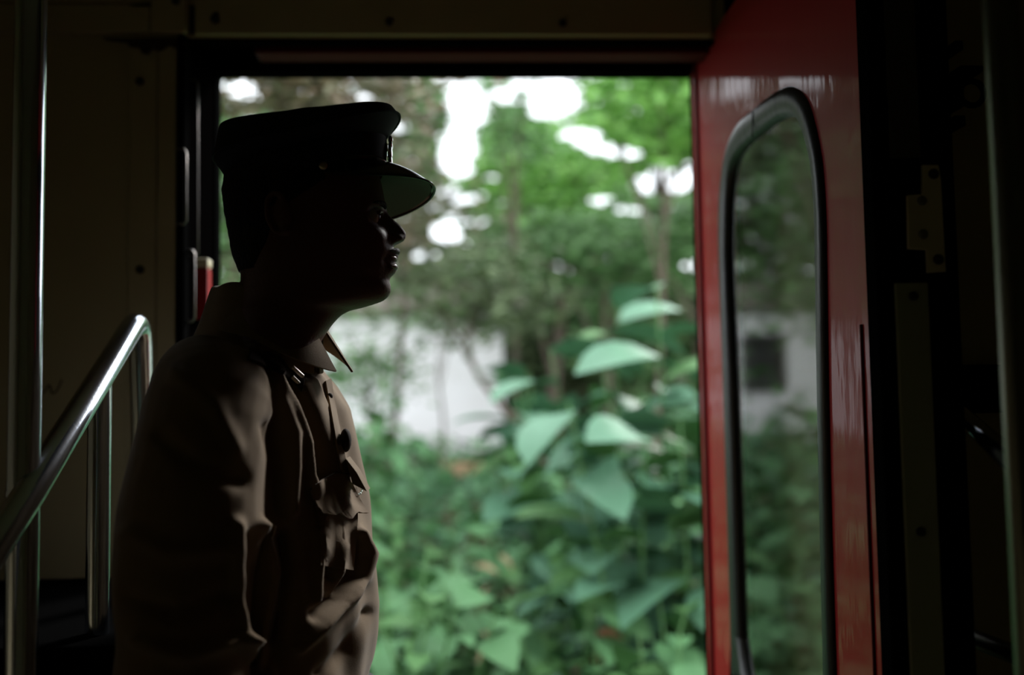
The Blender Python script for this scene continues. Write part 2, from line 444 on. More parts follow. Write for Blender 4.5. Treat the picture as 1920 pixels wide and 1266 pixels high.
# gasket joint line
jl = [at_x(1411, y, XR - 0.0095) for y in (208, 225, 240, 258)]
MB().tube(jl, 0.0009, 6).build('gasket_joint', M['black'], door)
MB().box(XR - 0.006, XR + 0.0, yF - 0.05, yF - 0.035, 0.05, ztop, 0.002).build('hinge_strip', M['dark_red'], door)
MB().box(XR - 0.004, XR + LT + .004, yN - 0.012, yN + 0.006, 0.05, ztop, 0.003).build('edge_seal', M['black'], door)
yq = at_x(1630, 1000, XR).y
MB().box(XR - 0.003, XR + 0.001, yq - .004, yq, 0.05, 1.46, 0.001).build('edge_bead', M['dark_red'], door)

# ---------------------------------------------------------------- black post with strip, lock plate
YP = yN - 0.05
pxl = at(1652, 700, YP).x; pxr = at(1808, 700, YP).x
post = tag(MB().box(pxl, pxr, YP, YP + 0.034, 0, RZ1, 0.004).box(XR + LT + .012, pxr, YP + 0.02, YP + 0.22, 0, RZ1, 0.006).build('trim_4', M['black']), 'black door post with a dull aluminium strip and cream lock plate', 'trim', kind='structure')
aX = at(1690, 900, YP).x; bX = at(1752, 900, YP).x
z1 = at(1715, 531, YP).z
MB().box(aX, bX, YP - 0.006, YP, 0.0, z1, 0.0015).build('aluminium_strip', M['alu'], post)
M['faint'] = mat('dark_painted_strip', (0.05, 0.045, 0.035), 0.6)
MB().box(at(1664, 200, YP).x, at(1720, 200, YP).x, YP - 0.004, YP, at(1700, 298, YP).z, RZ1, 0.001).build('upper_strip', M['faint'], post)
MB().box(at(1665, 200, YP).x, at(1735, 200, YP).x, YP - 0.008, YP, at(1700, 528, YP).z, at(1700, 302, YP).z, 0.003).build('lock_recess', M['black'], post)
screws(post, [(1726, 997), (1712, 556)], M['hole'], 0.0055, YP - 0.006)
zp = [(1729, 311), (1757, 311), (1762, 340), (1766, 420), (1771, 509), (1739, 511), (1737, 468), (1703, 466), (1701, 368), (1729, 366)]
lp = [at(*p, YP - 0.012) for p in zp]
lockp = plate('lock_plate', [[(p.x, p.z) for p in lp]], 0.004, Matrix(((1, 0, 0, 0), (0, 0, -1, YP - 0.012), (0, 1, 0, 0), (0, 0, 0, 1))), M['plate'], None, 0.0006)
tag(lockp, 'small stepped cream lock plate with four screws on the black post', 'plate')
screws(lockp, [(1749, 327), (1758, 487)], M['hole'], 0.0065, YP - 0.0125)
screws(lockp, [(1727, 377), (1729, 440)], M['screw'], 0.0060, YP - 0.0125)

# ring latch beyond the post
YL = 1.30
rl = at(1822, 175, YL)
hook = tag(MB().box(at(1788, 0, YL).x, at(1832, 0, YL).x, YL - 0.01, YL + .06, at(1800, 139, YL).z, at(1800, 126, YL).z, 0.003).build('ring_latch', M['black']), 'black ring latch on the cream wall beside the post', 'latch')
ringp = [rl + Vector((0.0185 * cos(2 * pi * k / 32), 0, 0.0185 * sin(2 * pi * k / 32))) for k in range(33)]
MB().tube(ringp, 0.0045, 10, False).build('ring', M['black'], hook, True)
for (x0, y0, x1, y1) in ((1786, 148, 1806, 202), (1786, 218, 1808, 238), (1786, 78, 1803, 96)):
    a, b = at(x0, y0, YL), at(x1, y1, YL)
    MB().box(a.x, b.x, YL - 0.006, YL + .06, b.z, a.z, 0.002).build('staple', M['black'], hook)

# ---------------------------------------------------------------- tubes
def bend(p0, p1, p2, r, n=8):
    a = (p0 - p1).normalized() * r + p1; b = (p2 - p1).normalized() * r + p1
    return [a * (1 - t) ** 2 + p1 * 2 * t * (1 - t) + b * t * t for t in [i / n for i in range(n + 1)]]
# grab pole
PX_, PYd = 44, 1.13
gp = at(PX_, 900, PYd)
pole = tag(MB().tube([(gp.x, gp.y, 0), (gp.x, gp.y, RZ1)], 0.0185, 32).build('grab_pole', M['steel'], None, True), 'vertical polished steel grab pole crossing the slanted handrail', 'pole')
MB().tube([(gp.x, gp.y, 0), (gp.x, gp.y, 0.012)], 0.04, 24).build('floor_flange', M['steel'], pole, True)
jz = at(40, 925, PYd).z
MB().tube([(gp.x, gp.y, jz - 0.004), (gp.x, gp.y, jz + 0.004)], 0.0197, 32).build('collar', M['steel'], pole, True)
# slanted handrail
a0 = at(-150, 1240, 0.98); a1 = at(52, 930, PYd - 0.022); a2 = at(262, 590, 1.55); a3 = Vector((at(276, 700, 1.60).x, 1.60, at(187, 1192, 1.36).z + .004))
path = [a0, a1] + bend(a1, a2, a3, 0.055) + [a3]
rail = tag(MB().tube(path, 0.0185, 28).build('handrail', M['steel'], None, True), 'slanted polished steel handrail bending down behind the man', 'handrail')
p = at(187, 735, 1.36)
tt = (p.y - a1.y) / (a2.y - a1.y); top = a1.lerp(a2, tt)
MB().tube([(p.x, top.y, at(187, 1190, 1.36).z), (top.x + (p.x - top.x), top.y, top.z - 0.004)], 0.0165, 24).build('support_post', M['steel'], rail, True)
MB().tube([(a0.x, a0.y, 0), a0], 0.0185, 24).build('support_post', M['steel'], rail, True)
# low dark cabinet
c0 = at(80, 1135, 1.5)
zc = at(187, 1192, 1.36).z
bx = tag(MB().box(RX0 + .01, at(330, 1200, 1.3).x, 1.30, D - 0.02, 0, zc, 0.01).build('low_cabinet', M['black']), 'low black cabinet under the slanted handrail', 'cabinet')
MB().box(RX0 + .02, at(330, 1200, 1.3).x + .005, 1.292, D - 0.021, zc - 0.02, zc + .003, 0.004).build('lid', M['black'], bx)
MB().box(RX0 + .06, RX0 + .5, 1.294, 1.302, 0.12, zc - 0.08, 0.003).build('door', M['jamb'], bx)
# right pole and handrail
YQ = 0.86
gq = at(1899, 600, YQ)
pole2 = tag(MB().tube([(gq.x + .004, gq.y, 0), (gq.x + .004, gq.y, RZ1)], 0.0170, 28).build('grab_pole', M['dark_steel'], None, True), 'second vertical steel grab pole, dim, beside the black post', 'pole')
MB().tube([(gq.x, gq.y, 0), (gq.x, gq.y, 0.012)], 0.04, 24).build('floor_flange', M['steel'], pole2, True)
b0 = at(1765, 745, 1.28); b1 = at(1930, 895, 0.90); b2 = at(2150, 1090, .72)
rail2 = tag(MB().tube([b0, b1, b2], 0.0125, 24).build('handrail', M['steel'], None, True), 'second steel handrail sloping down past the black post, dim', 'handrail')
MB().tube([b2, (b2.x, b2.y, 0)], 0.0125, 20).build('support_post', M['steel'], rail2, True)
c0_, c1_ = at(1775, 1178, 1.25), at(2060, 1290, 0.92)
MB().tube([c0_, c1_], 0.012, 20).build('lower_bar', M['dullrod'], rail2, True)

# portal: helps sampling of daylight through the doorway
pl = bpy.data.lights.new('doorway_portal', 'AREA'); pl.shape = 'RECTANGLE'; pl.size = XR - XL; pl.size_y = ZH
try: pl.cycles.is_portal = True
except Exception: pass
po = bpy.data.objects.new('doorway_portal', pl); COL.objects.link(po)
po.location = ((XL + XR) / 2, DO + 0.02, ZH / 2); po.rotation_euler = (R(-90), 0, 0)

# ================================================================ THE MAN
HC = at(590, 430, 1.25)                                     # head centre
vd = Vector((HC.x, HC.y, 0)).normalized()
YAWH = R(-3)                                                # head turned a touch towards the camera
HF = Matrix.Rotation(YAWH, 3, 'Z') @ Vector((vd.y, -vd.x, 0))   # facing direction (to the right)
HL = Vector((-HF.y, HF.x, 0))                               # his left (away from the camera)
def hpx(px, py):
    """pixel -> (u forward, z) in his sagittal plane"""
    d = at(px, py, 1.0) - Vector((0, 0, CZ)); o = Vector((0, 0, CZ))
    t = (HC - o).dot(HL) / d.dot(HL); p = o + d * t
    return (p - HC).dot(HF), p.z
def H(u, v, z): return Vector((HC.x, HC.y, 0)) + HF * u + HL * v + Vector((0, 0, z))

front = [(596, 268), (640, 272), (680, 290), (703, 315), (714, 340), (719, 362), (722, 378), (724, 392), (729, 402), (742, 414), (756, 426), (763, 436), (762, 446), (757, 453), (747, 456), (737, 459), (735, 464), (741, 468), (747, 475), (748, 482), (744, 489), (737, 493), (744, 497), (745, 505), (741, 513), (733, 519), (730, 526), (733, 536), (733, 547), (728, 557), (718, 565), (700, 571), (680, 577), (657, 582), (640, 591), (625, 606), (611, 626), (602, 640), (598, 665)]
# nose-less face line, lip bumps handled by lateral falloff
face = [(596, 268), (640, 272), (680, 290), (703, 315), (714, 340), (718, 362), (719, 378), (719, 392), (719, 402), (721, 414), (723, 426), (726, 436), (728, 446), (730, 453), (731, 456), (732, 459), (733, 464), (735, 468), (737, 475), (737, 482), (735, 489), (733, 493), (735, 497), (736, 505), (735, 513), (732, 519), (730, 526), (733, 536), (733, 547), (728, 557), (718, 565), (700, 571), (680, 577), (657, 582), (640, 591), (625, 606), (611, 626), (602, 640), (598, 665)]
back = [(540, 268), (490, 280), (455, 302), (436, 330), (430, 360), (434, 400), (441, 440), (447, 480), (452, 510), (452, 540), (448, 570), (446, 600), (444, 665)]
def prof_z(pts):
    q = [hpx(*p) for p in pts]
    z = [a[1] for a in q]; u = [a[0] for a in q]
    for i in range(1, len(z)):
        if z[i] >= z[i - 1]: z[i] = z[i - 1] - 2e-4
    return np.array(z[::-1]), np.array(u[::-1])
zf, uf = prof_z(front); zn, un = prof_z(face); zb_, ub = prof_z(back)
def zpy(py): return hpx(600, py)[1]
wz = np.array([zpy(y) for y in (665, 640, 600, 575, 560, 545, 520, 490, 455, 420, 390, 360, 330, 305, 285, 272, 266)])
ww = np.array([.066, .060, .059, .060, .061, .063, .066, .069, .0725, .075, .0765, .078, .077, .071, .057, .036, .012])
body = MB()
zs = np.concatenate([np.linspace(zpy(665), zpy(585), 14), np.linspace(zpy(585), zpy(385), 150)[1:], np.linspace(zpy(385), zpy(267), 40)[1:]])
NH = 144
headrings = []
eye_z = zpy(413); lip_z = zpy(493)
for z in zs:
    fu = np.interp(z, zn, un); nu = np.interp(z, zf, uf) - fu; bu = np.interp(z, zb_, ub); w = np.interp(z, wz, ww)
    # narrower chin: the widest station moves back lower down
    tchin = float(np.clip((zpy(450) - z) / (zpy(450) - zpy(560)), 0, 1)) * float(np.clip((z - zpy(640)) / (zpy(585) - zpy(640)), 0, 1))
    c = bu + (fu - bu) * (0.45 - 0.06 * tchin)
    isnose = z > zpy(463)
    sig = float(np.interp(z, [zpy(520), zpy(464), zpy(455), zpy(440), zpy(415), zpy(395)], [.020, .018, .0135, .0125, .0085, .009]))
    ring = []
    for k in range(NH):
        a = 2 * pi * k / NH
        ca, sa = cos(a), sin(a)
        ex = 0.86 if ca > 0 else 0.95
        px_ = math.copysign(abs(ca) ** ex, ca); py_ = math.copysign(abs(sa) ** (0.86 + .25 * tchin * (ca > 0)), sa)
        u = c + (fu - c) * px_ if ca > 0 else c + (c - bu) * px_
        v = w * py_ * (1 - 0.10 * tchin * max(px_, 0))
        if ca > 0:
            u += nu * math.exp(-(v / sig) ** 2)
            # alar wings
            if isnose: u += 0.010 * math.exp(-((abs(v) - .0135) / .006) ** 2) * math.exp(-((z - zpy(448)) / .008) ** 2)
            # eye sockets and cheek bones
            u -= 0.013 * math.exp(-((abs(v) - .031) / .015) ** 2) * math.exp(-((z - eye_z) / .013) ** 2)
            u += 0.004 * math.exp(-((abs(v) - .042) / .016) ** 2) * math.exp(-((z - zpy(445)) / .014) ** 2)
            u += 0.004 * math.exp(-((abs(v) - .028) / .02) ** 2) * math.exp(-((z - zpy(388)) / .008) ** 2)
            # nasolabial and mouth corner
            u -= 0.003 * math.exp(-((abs(v) - .027) / .006) ** 2) * math.exp(-((z - lip_z) / .012) ** 2)
        ring.append(H(u, v, z))
    headrings.append(ring)
body.loft(headrings)
# ears
for s in (-1, 1):
    ez0, ez1 = zpy(462), zpy(388); ue = hpx(537, 425)[0]
    m_e = Matrix(((HF.x, HL.x, 0), (HF.y, HL.y, 0), (0, 0, 1)))
    tilt = m_e @ Matrix.Rotation(-0.2, 3, 'Y') @ Matrix.Rotation(0.35 * s, 3, 'Z')
    cc = H(ue, s * 0.079, (ez0 + ez1) / 2)
    rimp = []
    for k in range(17):
        a = -2.2 + 4.6 * k / 16
        rimp.append(cc + tilt @ Vector((-0.014 * cos(a) * 1.1 - .001, s * 0.006, 0.027 * sin(a) + 0.002)))
    body.tube(rimp, 0.0038, 8)
    body.ell(cc + tilt @ Vector((0.002, 0, 0)), (0.013, 0.005, 0.024), tilt, 12, 8)
    body.ell(cc + tilt @ Vector((0.004, s * .003, -0.022)), (0.007, 0.005, 0.008), tilt, 10, 6)
# torso frame
NB = at(520, 610, 1.27)
TY = R(-19)
TF = Vector((cos(TY), sin(TY), 0)); TL = Vector((-sin(TY), cos(TY), 0))
T0 = Vector((NB.x, NB.y, 0))
def T(f, l, z): return T0 + TF * f + TL * l + Vector((0, 0, z))
def tring(z, fc, hd, hw, lc=0.0, e=0.74, n=64, slope=0.0):
    r = []
    for k in range(n):
        a = 2 * pi * k / n; ca, sa = cos(a), sin(a)
        r.append(T(fc + hd * math.copysign(abs(ca) ** e, ca), lc + hw * math.copysign(abs(sa) ** e, sa), z - slope * abs(sa)))
    return r
def torso(grow, z0=0.93):
    rr = [(0.93, -.03, .108, .150), (1.0, -.018, .118, .148), (1.08, -.010, .121, .146), (1.16, -.014, .117, .148), (1.24, -.022, .112, .155), (1.32, -.030, .104, .156), (1.36, -.034, .097, .152), (1.39, -.040, .086, .135), (1.415, -.042, .072, .105), (1.44, -.040, .063, .08), (1.48, -.03, .058, .066), (1.53, -.016, .056, .060)]
    return [tring(z, fc, hd + grow, hw + grow) for z, fc, hd, hw in rr if z >= z0]
def arm(mb, s, grow, radii, ext=False):
    sh = T(-0.005 if s < 0 else -0.11, s * 0.150, 1.36); el = T(0.0 if s < 0 else -.15, s * 0.205, 1.07); wr_ = T(0.07 if s < 0 else -.14, s * 0.21, 0.83)
    pts = catmull([T(-.055, s * .085, 1.405), sh, T(0.0 if s < 0 else -.125, s * .19, 1.24), el, T(0.02 if s < 0 else -.145, s * .215, .95), wr_], 5)
    tt = np.linspace(0, 1, len(pts)); rr = np.interp(tt, np.linspace(0, 1, len(radii)), radii) + grow
    mb.tube([Vector(p) for p in pts], list(rr), 24)
    return wr_
body.loft(torso(-0.004, 0.93))
for s in (-1, 1):
    wr_ = arm(body, s, 0.0, [.045, .054, .046, .040, .036, .027])
    # hand: palm, four unequal fingers and a thumb, slightly curled
    dn = (Vector((0, 0, -1)) + TF * 0.25).normalized(); pf = TF; sd = TL * s
    pc = wr_ + dn * 0.055
    palm = [wr_ + dn * d for d in (0, .02, .045, .075, .095)]
    prs = [(.021, .017), (.026, .016), (.036, .014), (.040, .0135), (.037, .012)]
    body.loft([[c + pf * (a * cos(2 * pi * k / 20)) + sd * (b * sin(2 * pi * k / 20)) for k in range(20)] for c, (a, b) in zip(palm, prs)])
    for i, (off, ln) in enumerate(((.029, .072), (.010, .080), (-.009, .074), (-.027, .058))):
        b0_ = palm[-1] - dn * .012 + pf * off
        q = [b0_, b0_ + dn * ln * .45 - sd * .004, b0_ + dn * ln * .75 - sd * .016, b0_ + dn * ln * .92 - sd * .032]
        body.tube([Vector(x) for x in catmull(q, 3)], list(np.linspace(.0095, .0072, 10)), 10)
    tb = palm[1] + pf * .022
    q = [tb, tb + dn * .03 + pf * .018 - sd * .006, tb + dn * .055 + pf * .022 - sd * .014, tb + dn * .075 + pf * .018 - sd * .022]
    body.tube([Vector(x) for x in catmull(q, 3)], list(np.linspace(.013, .0085, 10)), 10)
# hips and legs
body.loft([tring(.95, 0, .108, .158), tring(.88, -.005, .115, .165), tring(.82, -.008, .112, .165)])
for s in (-1, 1):
    body.tube([T(0, s * .08, .88), T(0.005, s * .085, .7), T(.01, s * .088, .5), T(-.005, s * .09, .3), T(-.01, s * .092, .10), T(-.01, s * .092, .05)], [.085, .082, .06, .055, .04, .04], 20)
    body.loft([[T(f + 0, s * .094 + w_ * cos(2 * pi * k / 16), .012 + h_ + h_ * sin(2 * pi * k / 16)) for k in range(16)] for f, w_, h_ in ((-.07, .022, .022), (-.04, .032, .034), (.02, .036, .036), (.10, .042, .022), (.15, .038, .016), (.175, .02, .010))])
bme = remesh(body, 0.0030, 2)
bme.name = 'person'
print('body polys', len(bme.polygons))
man = link('person', bme, M['skin'], None, True)
tag(man, 'man in khaki uniform shirt and dark peaked cap, in profile, looking out of the doorway', 'person')
manroot = man
# eyes
for s in (-1, 1):
    ec = H(hpx(703, 413)[0] - 0.006, s * 0.031, eye_z)
    e = MB().ell(ec, (.0118, .0118, .0118), None, 18, 14).build('eye', M['eye'], man, True)
    MB().ell(ec + HF * .0085, (.0048, .0062, .0062), Matrix(((HF.x, HL.x, 0), (HF.y, HL.y, 0), (0, 0, 1))), 14, 8).build('iris', M['iris'], e, True)
    mm = Matrix(((HF.x, HL.x, 0), (HF.y, HL.y, 0), (0, 0, 1)))
    MB().tube([H(hpx(707, 413)[0] + .0065 * cos(t) - .003 + .002, s * .031 + .0135 * t / 1.2 , eye_z + .0055 * cos(t) + .001) for t in np.linspace(-1.2, 1.2, 11)], 0.0026, 8).build('eyelid', M['skin'], e, True)
    MB().tube([H(np.interp(zpy(392), zn, un) + .002 - .55 * abs(t) ** 2.0 * .03, s * (.014 + .036 * (t + .1)), zpy(394) + .004 * sin(t * 3)) for t in np.linspace(0, 1, 9)], [.0015, .003, .0035, .0035, .0032, .003, .0025, .002, .001], 8).build('eyebrow', M['hair'], man, True)
# moustache
mz = zpy(470)
mpts = [H(np.interp(mz, zf, uf) + .0005 - 16 * v * v, v, mz - .001 - 3 * v * v) for v in np.linspace(-.024, .024, 15)]
MB().tube(mpts, [.0012, .0025, .0034, .004, .0044, .0046, .0044, .004, .0044, .0046, .0044, .004, .0034, .0025, .0012], 10).build('moustache', M['moustache'], man, True)
# lips
for zz, off in ((486, -.0018), (501, -.0008)):
    z_ = zpy(zz)
    MB().tube([H(np.interp(z_, zf, uf) + off - .0022 - 12 * v * v, v, z_ + (1.2 * v * v if zz < 490 else -1.2 * v * v)) for v in np.linspace(-.022, .022, 13)], [.001, .0025, .0036, .004, .0042, .0042, .0042, .0042, .0042, .004, .0036, .0025, .001], 10).build('lip', M['lip'], man, True)
# hair: shell at the back and sides of the skull below the cap
hz = np.linspace(zpy(512), zpy(300), 40)
hm = MB(); inner = []; outer = []
for z in hz:
    fu = np.interp(z, zn, un); bu = np.interp(z, zb_, ub); w = np.interp(z, wz, ww)
    c = bu + (fu - bu) * .43
    lim = np.interp(z, [zpy(512), zpy(470), zpy(430), zpy(390), zpy(360), zpy(330)], [0.75, 1.05, 1.25, 1.62, 1.9, 2.0])
    th = np.interp(z, [zpy(512), zpy(480), zpy(300)], [.0015, .007, .009])
    ro, ri = [], []
    for k in range(41):
        a = pi - lim + 2 * lim * k / 40
        ca, sa = cos(a), sin(a)
        r_ = math.copysign(abs(ca) ** .95, ca); s_ = math.copysign(abs(sa) ** .86, sa)
        wav = .0012 * sin(k * 2.3 + z * 900)
        hlf = (c - bu) if ca < 0 else (fu - c)
        edge = min(1, (20 - abs(k - 20)) / 3 + .15)
        ro.append(H(c + (hlf + th * edge + wav) * r_, (w + th * edge + wav) * s_, z)); ri.append(H(c + (hlf - .004) * r_, (w - .004) * s_, z))
    outer.append(ro + ri[::-1])
hm.loft(outer, caps=True)
hm.build('hair', M['hair'], man, True, 60)

# ---------------------------------------------------------------- cap
def cz(px, py): return hpx(px, py)
cf, cb = hpx(722, 322), hpx(425, 372)        # band bottom, front and back
bf, bb = hpx(724, 262), hpx(424, 335)        # band top
rf_, rb = hpx(749, 222), hpx(402, 302)       # crown rim (widest)
tf_, tb_ = hpx(738, 208), hpx(412, 246)      # crown top
NC = 96
def cring(f, b, hw, k=0.0, e=1.0, sag=0.0):
    cu_, cz_ = (f[0] + b[0]) / 2, (f[1] + b[1]) / 2; a = (f[0] - b[0]) / 2; dz = (f[1] - b[1]) / 2
    r = []
    for i in range(NC):
        t = 2 * pi * i / NC
        r.append(H(cu_ + a * cos(t), hw * sin(t), cz_ + dz * cos(t) - sag * sin(t) ** 2))
    return r
def lerp2(a, b, t): return (a[0] + (b[0] - a[0]) * t, a[1] + (b[1] - a[1]) * t)
SG1 = 0.020
crown = MB()
crown.loft([cring(bf, bb, .0935, sag=.0), cring(lerp2(bf, rf_, .25), lerp2(bb, rb, .3), .100, sag=SG1 * .5), cring(lerp2(bf, rf_, .75), lerp2(bb, rb, .8), .118, sag=SG1), cring(rf_, rb, .126, sag=SG1),
            cring(lerp2(rf_, tf_, .5), lerp2(rb, tb_, .4), .1265, sag=SG1), cring(tf_, tb_, .119, sag=SG1), cring(lerp2(tf_, tb_, .05), lerp2(tb_, tf_, .05), .108, sag=SG1),
            cring(lerp2(tf_, tb_, .25), lerp2(tb_, tf_, .25), .06), cring(lerp2(tf_, tb_, .45), lerp2(tb_, tf_, .45), .01)])
cap = crown.build('peaked_cap', M['navy'], man, True, 50)
MB().loft([cring(cf, cb, .084), cring((cf[0] + .002, cf[1] + .004), (cb[0] - .002, cb[1] + .004), .0865), cring((bf[0] + .001, bf[1] - .003), (bb[0] - .001, bb[1] - .003), .0955), cring((bf[0], bf[1] + .002), (bb[0], bb[1] + .002), .0935)]).build('cap_band', M['navy'], cap, True, 50)
# welt around the crown rim
MB().tube(cring((rf_[0] + .0005, rf_[1]), (rb[0] - .0005, rb[1]), .1268, sag=SG1) + [cring((rf_[0] + .0005, rf_[1]), (rb[0] - .0005, rb[1]), .1268, sag=SG1)[0]], 0.0018, 6, False).build('welt', M['navy'], cap, True)
# peak
pk_o = hpx(816, 362)
def peak_pt(t, phi, h=0.0):
    """t 0 at the band .. 1 at the rim"""
    cu_ = (cf[0] + cb[0]) / 2; a = (cf[0] - cb[0]) / 2; dz = (cf[1] - cb[1]) / 2; zc_ = (cf[1] + cb[1]) / 2
    inn = (cu_ + (a - .001) * cos(phi), .0845 * sin(phi), zc_ + dz * cos(phi) + .002 - .020 * (1 - cos(phi)))
    q = max(0.0, cos(phi * pi / 2 / R(82))) ** 0.48
    ext = (pk_o[0] - cf[0]) * q
    out = (inn[0] + ext * (cos(phi) * .55 + .45), inn[1] + ext * sin(phi) * 0.45, inn[2] - (cf[1] - pk_o[1]) * q - .010 * sin(phi) ** 2 * q)
    bul = 0.006 * sin(pi * t) * q
    v_ = inn[1] + (out[1] - inn[1]) * t
    return H(inn[0] + (out[0] - inn[0]) * t, v_, inn[2] + (out[2] - inn[2]) * t + bul + h - .17 * v_)
def peak_mesh(h0, h1, t1, phimax):
    mb = MB(); rr = []
    for i in range(41):
        phi = -phimax + 2 * phimax * i / 40
        top = [peak_pt(t, phi, h1) for t in np.linspace(0, t1, 12)]; bot = [peak_pt(t, phi, h0) for t in np.linspace(t1, 0, 12)]
        rr.append(top + bot)
    return mb.loft(rr)
peak_mesh(0.0, 0.0022, 1.0, R(80)).build('peak', M['peak'], cap, True, 50)
peak_mesh(-0.0012, -0.0002, .93, R(76)).build('peak_lining', M['lining'], cap, True, 50)
ed = [peak_pt(1.0, -R(80) + R(160) * i / 40, .0008) for i in range(41)]
MB().tube(ed, 0.0019, 8).build('peak_edging', M['peak'], cap, True)
# badge: crest plate with a raised disc, leaves and crown
bm_ = MB()
bc = [H(hpx(727, y)[0] + .004, 0, hpx(727, y)[1]) for y in (262, 275, 290, 305, 318)]
for i, (rw, rh) in enumerate(((.006, .006), (.010, .009), (.016, .012), (.015, .011), (.010, .007))):
    bm_.ell(bc[i], (.0035, rw, rh), Matrix(((HF.x, HL.x, 0), (HF.y, HL.y, 0), (0, 0, 1))), 14, 8)
for s in (-1, 1):
    for k in range(5):
        bm_.ell(bc[3] + HL * s * (.008 + .003 * k) + Vector((0, 0, -.004 + .007 * k)) - HF * (.0006 * k * k), (.002, .003, .006), None, 8, 6)
bm_.build('cap_badge', M['silver'], cap, True)
# chin strap and side button
strap = []
for i in range(41):
    phi = -R(62) + R(124) * i / 40
    strap.append(peak_pt(0, phi, .004) + (HF * cos(phi) + HL * sin(phi)) * .0032)
MB().tube(strap, 0.0030, 8).build('chin_strap', M['peak'], cap, True)
sb_ = at(596, 312, 1.0) - Vector((0, 0, CZ))
bt = H((cf[0] + cb[0]) / 2 + .024, -.0895, hpx(596, 320)[1])
for s in (-1, 1):
    q = H((cf[0] + cb[0]) / 2 + .026, s * .0935, CZ + (at(596, 312, 1).z - CZ) * (bt.y - 0.0) / 1.0)
    MB().ell(q, (.0055, .003, .0055), None, 14, 8).build('cap_button', M['brass'], cap, True)

# trousers, belt and shoes
tr = MB()
tr.loft([tring(.945, -.026, .124, .166), tring(.92, -.018, .127, .172), tring(.88, -.01, .130, .178), tring(.81, -.008, .124, .176)])
for s in (-1, 1):
    tr.tube([T(-.002, s * .083, .88), T(0.003, s * .088, .7), T(.01, s * .092, .5), T(-.002, s * .094, .3), T(-.006, s * .096, .12), T(-.004, s * .096, .055)], [.098, .094, .080, .072, .066, .068], 24)
tme = remesh(tr, 0.007, 3); tme.name = 'trousers'; tme.materials.clear()
trousers = link('trousers', tme, M['trouser'], man, True)
bo, bi = tring(.925, -.024, .136, .180), tring(.925, -.024, .126, .170)
up_ = Vector((0, 0, .036))
MB().loft([bi, bo, [p + up_ for p in bo], [p + up_ for p in bi], bi], caps=False).build('belt', M['leather'], trousers, True, 40)
bkc = T(.114, 0, .943)
MB().loft([[bkc + TL * (a * cos(2 * pi * k / 4 + pi / 4)) + Vector((0, 0, b * sin(2 * pi * k / 4 + pi / 4))) + TF * f for k in range(4)] for a, b, f in ((.036, .030, -.002), (.038, .032, .003), (.034, .028, .006), (.026, .020, .006), (.026, .020, .003))]).build('belt_buckle', M['brass'], trousers)
for s in (-1, 1):
    MB().loft([[T(f, s * .094 + w_ * cos(2 * pi * k / 20), max(.001, .001 + h_ + h_ * sin(2 * pi * k / 20))) for k in range(20)] for f, w_, h_ in ((-.095, .018, .022), (-.088, .034, .036), (-.05, .042, .048), (.0, .044, .052), (.05, .047, .040), (.11, .051, .029), (.16, .046, .023), (.19, .028, .016), (.197, .012, .009))]).build('shoe', M['leather'], man, True, 60)

# ---------------------------------------------------------------- shirt
sh_ = MB()
sh_.loft(torso(0.010, 0.93))
for s in (-1, 1):
    arm(sh_, s, 0.012, [.045, .060, .058, .052, .05, .034] if s > 0 else [.048, .066, .070, .062, .058, .036])
# upper chest and shoulder fullness

sme = remesh(sh_, 0.0042, 8)
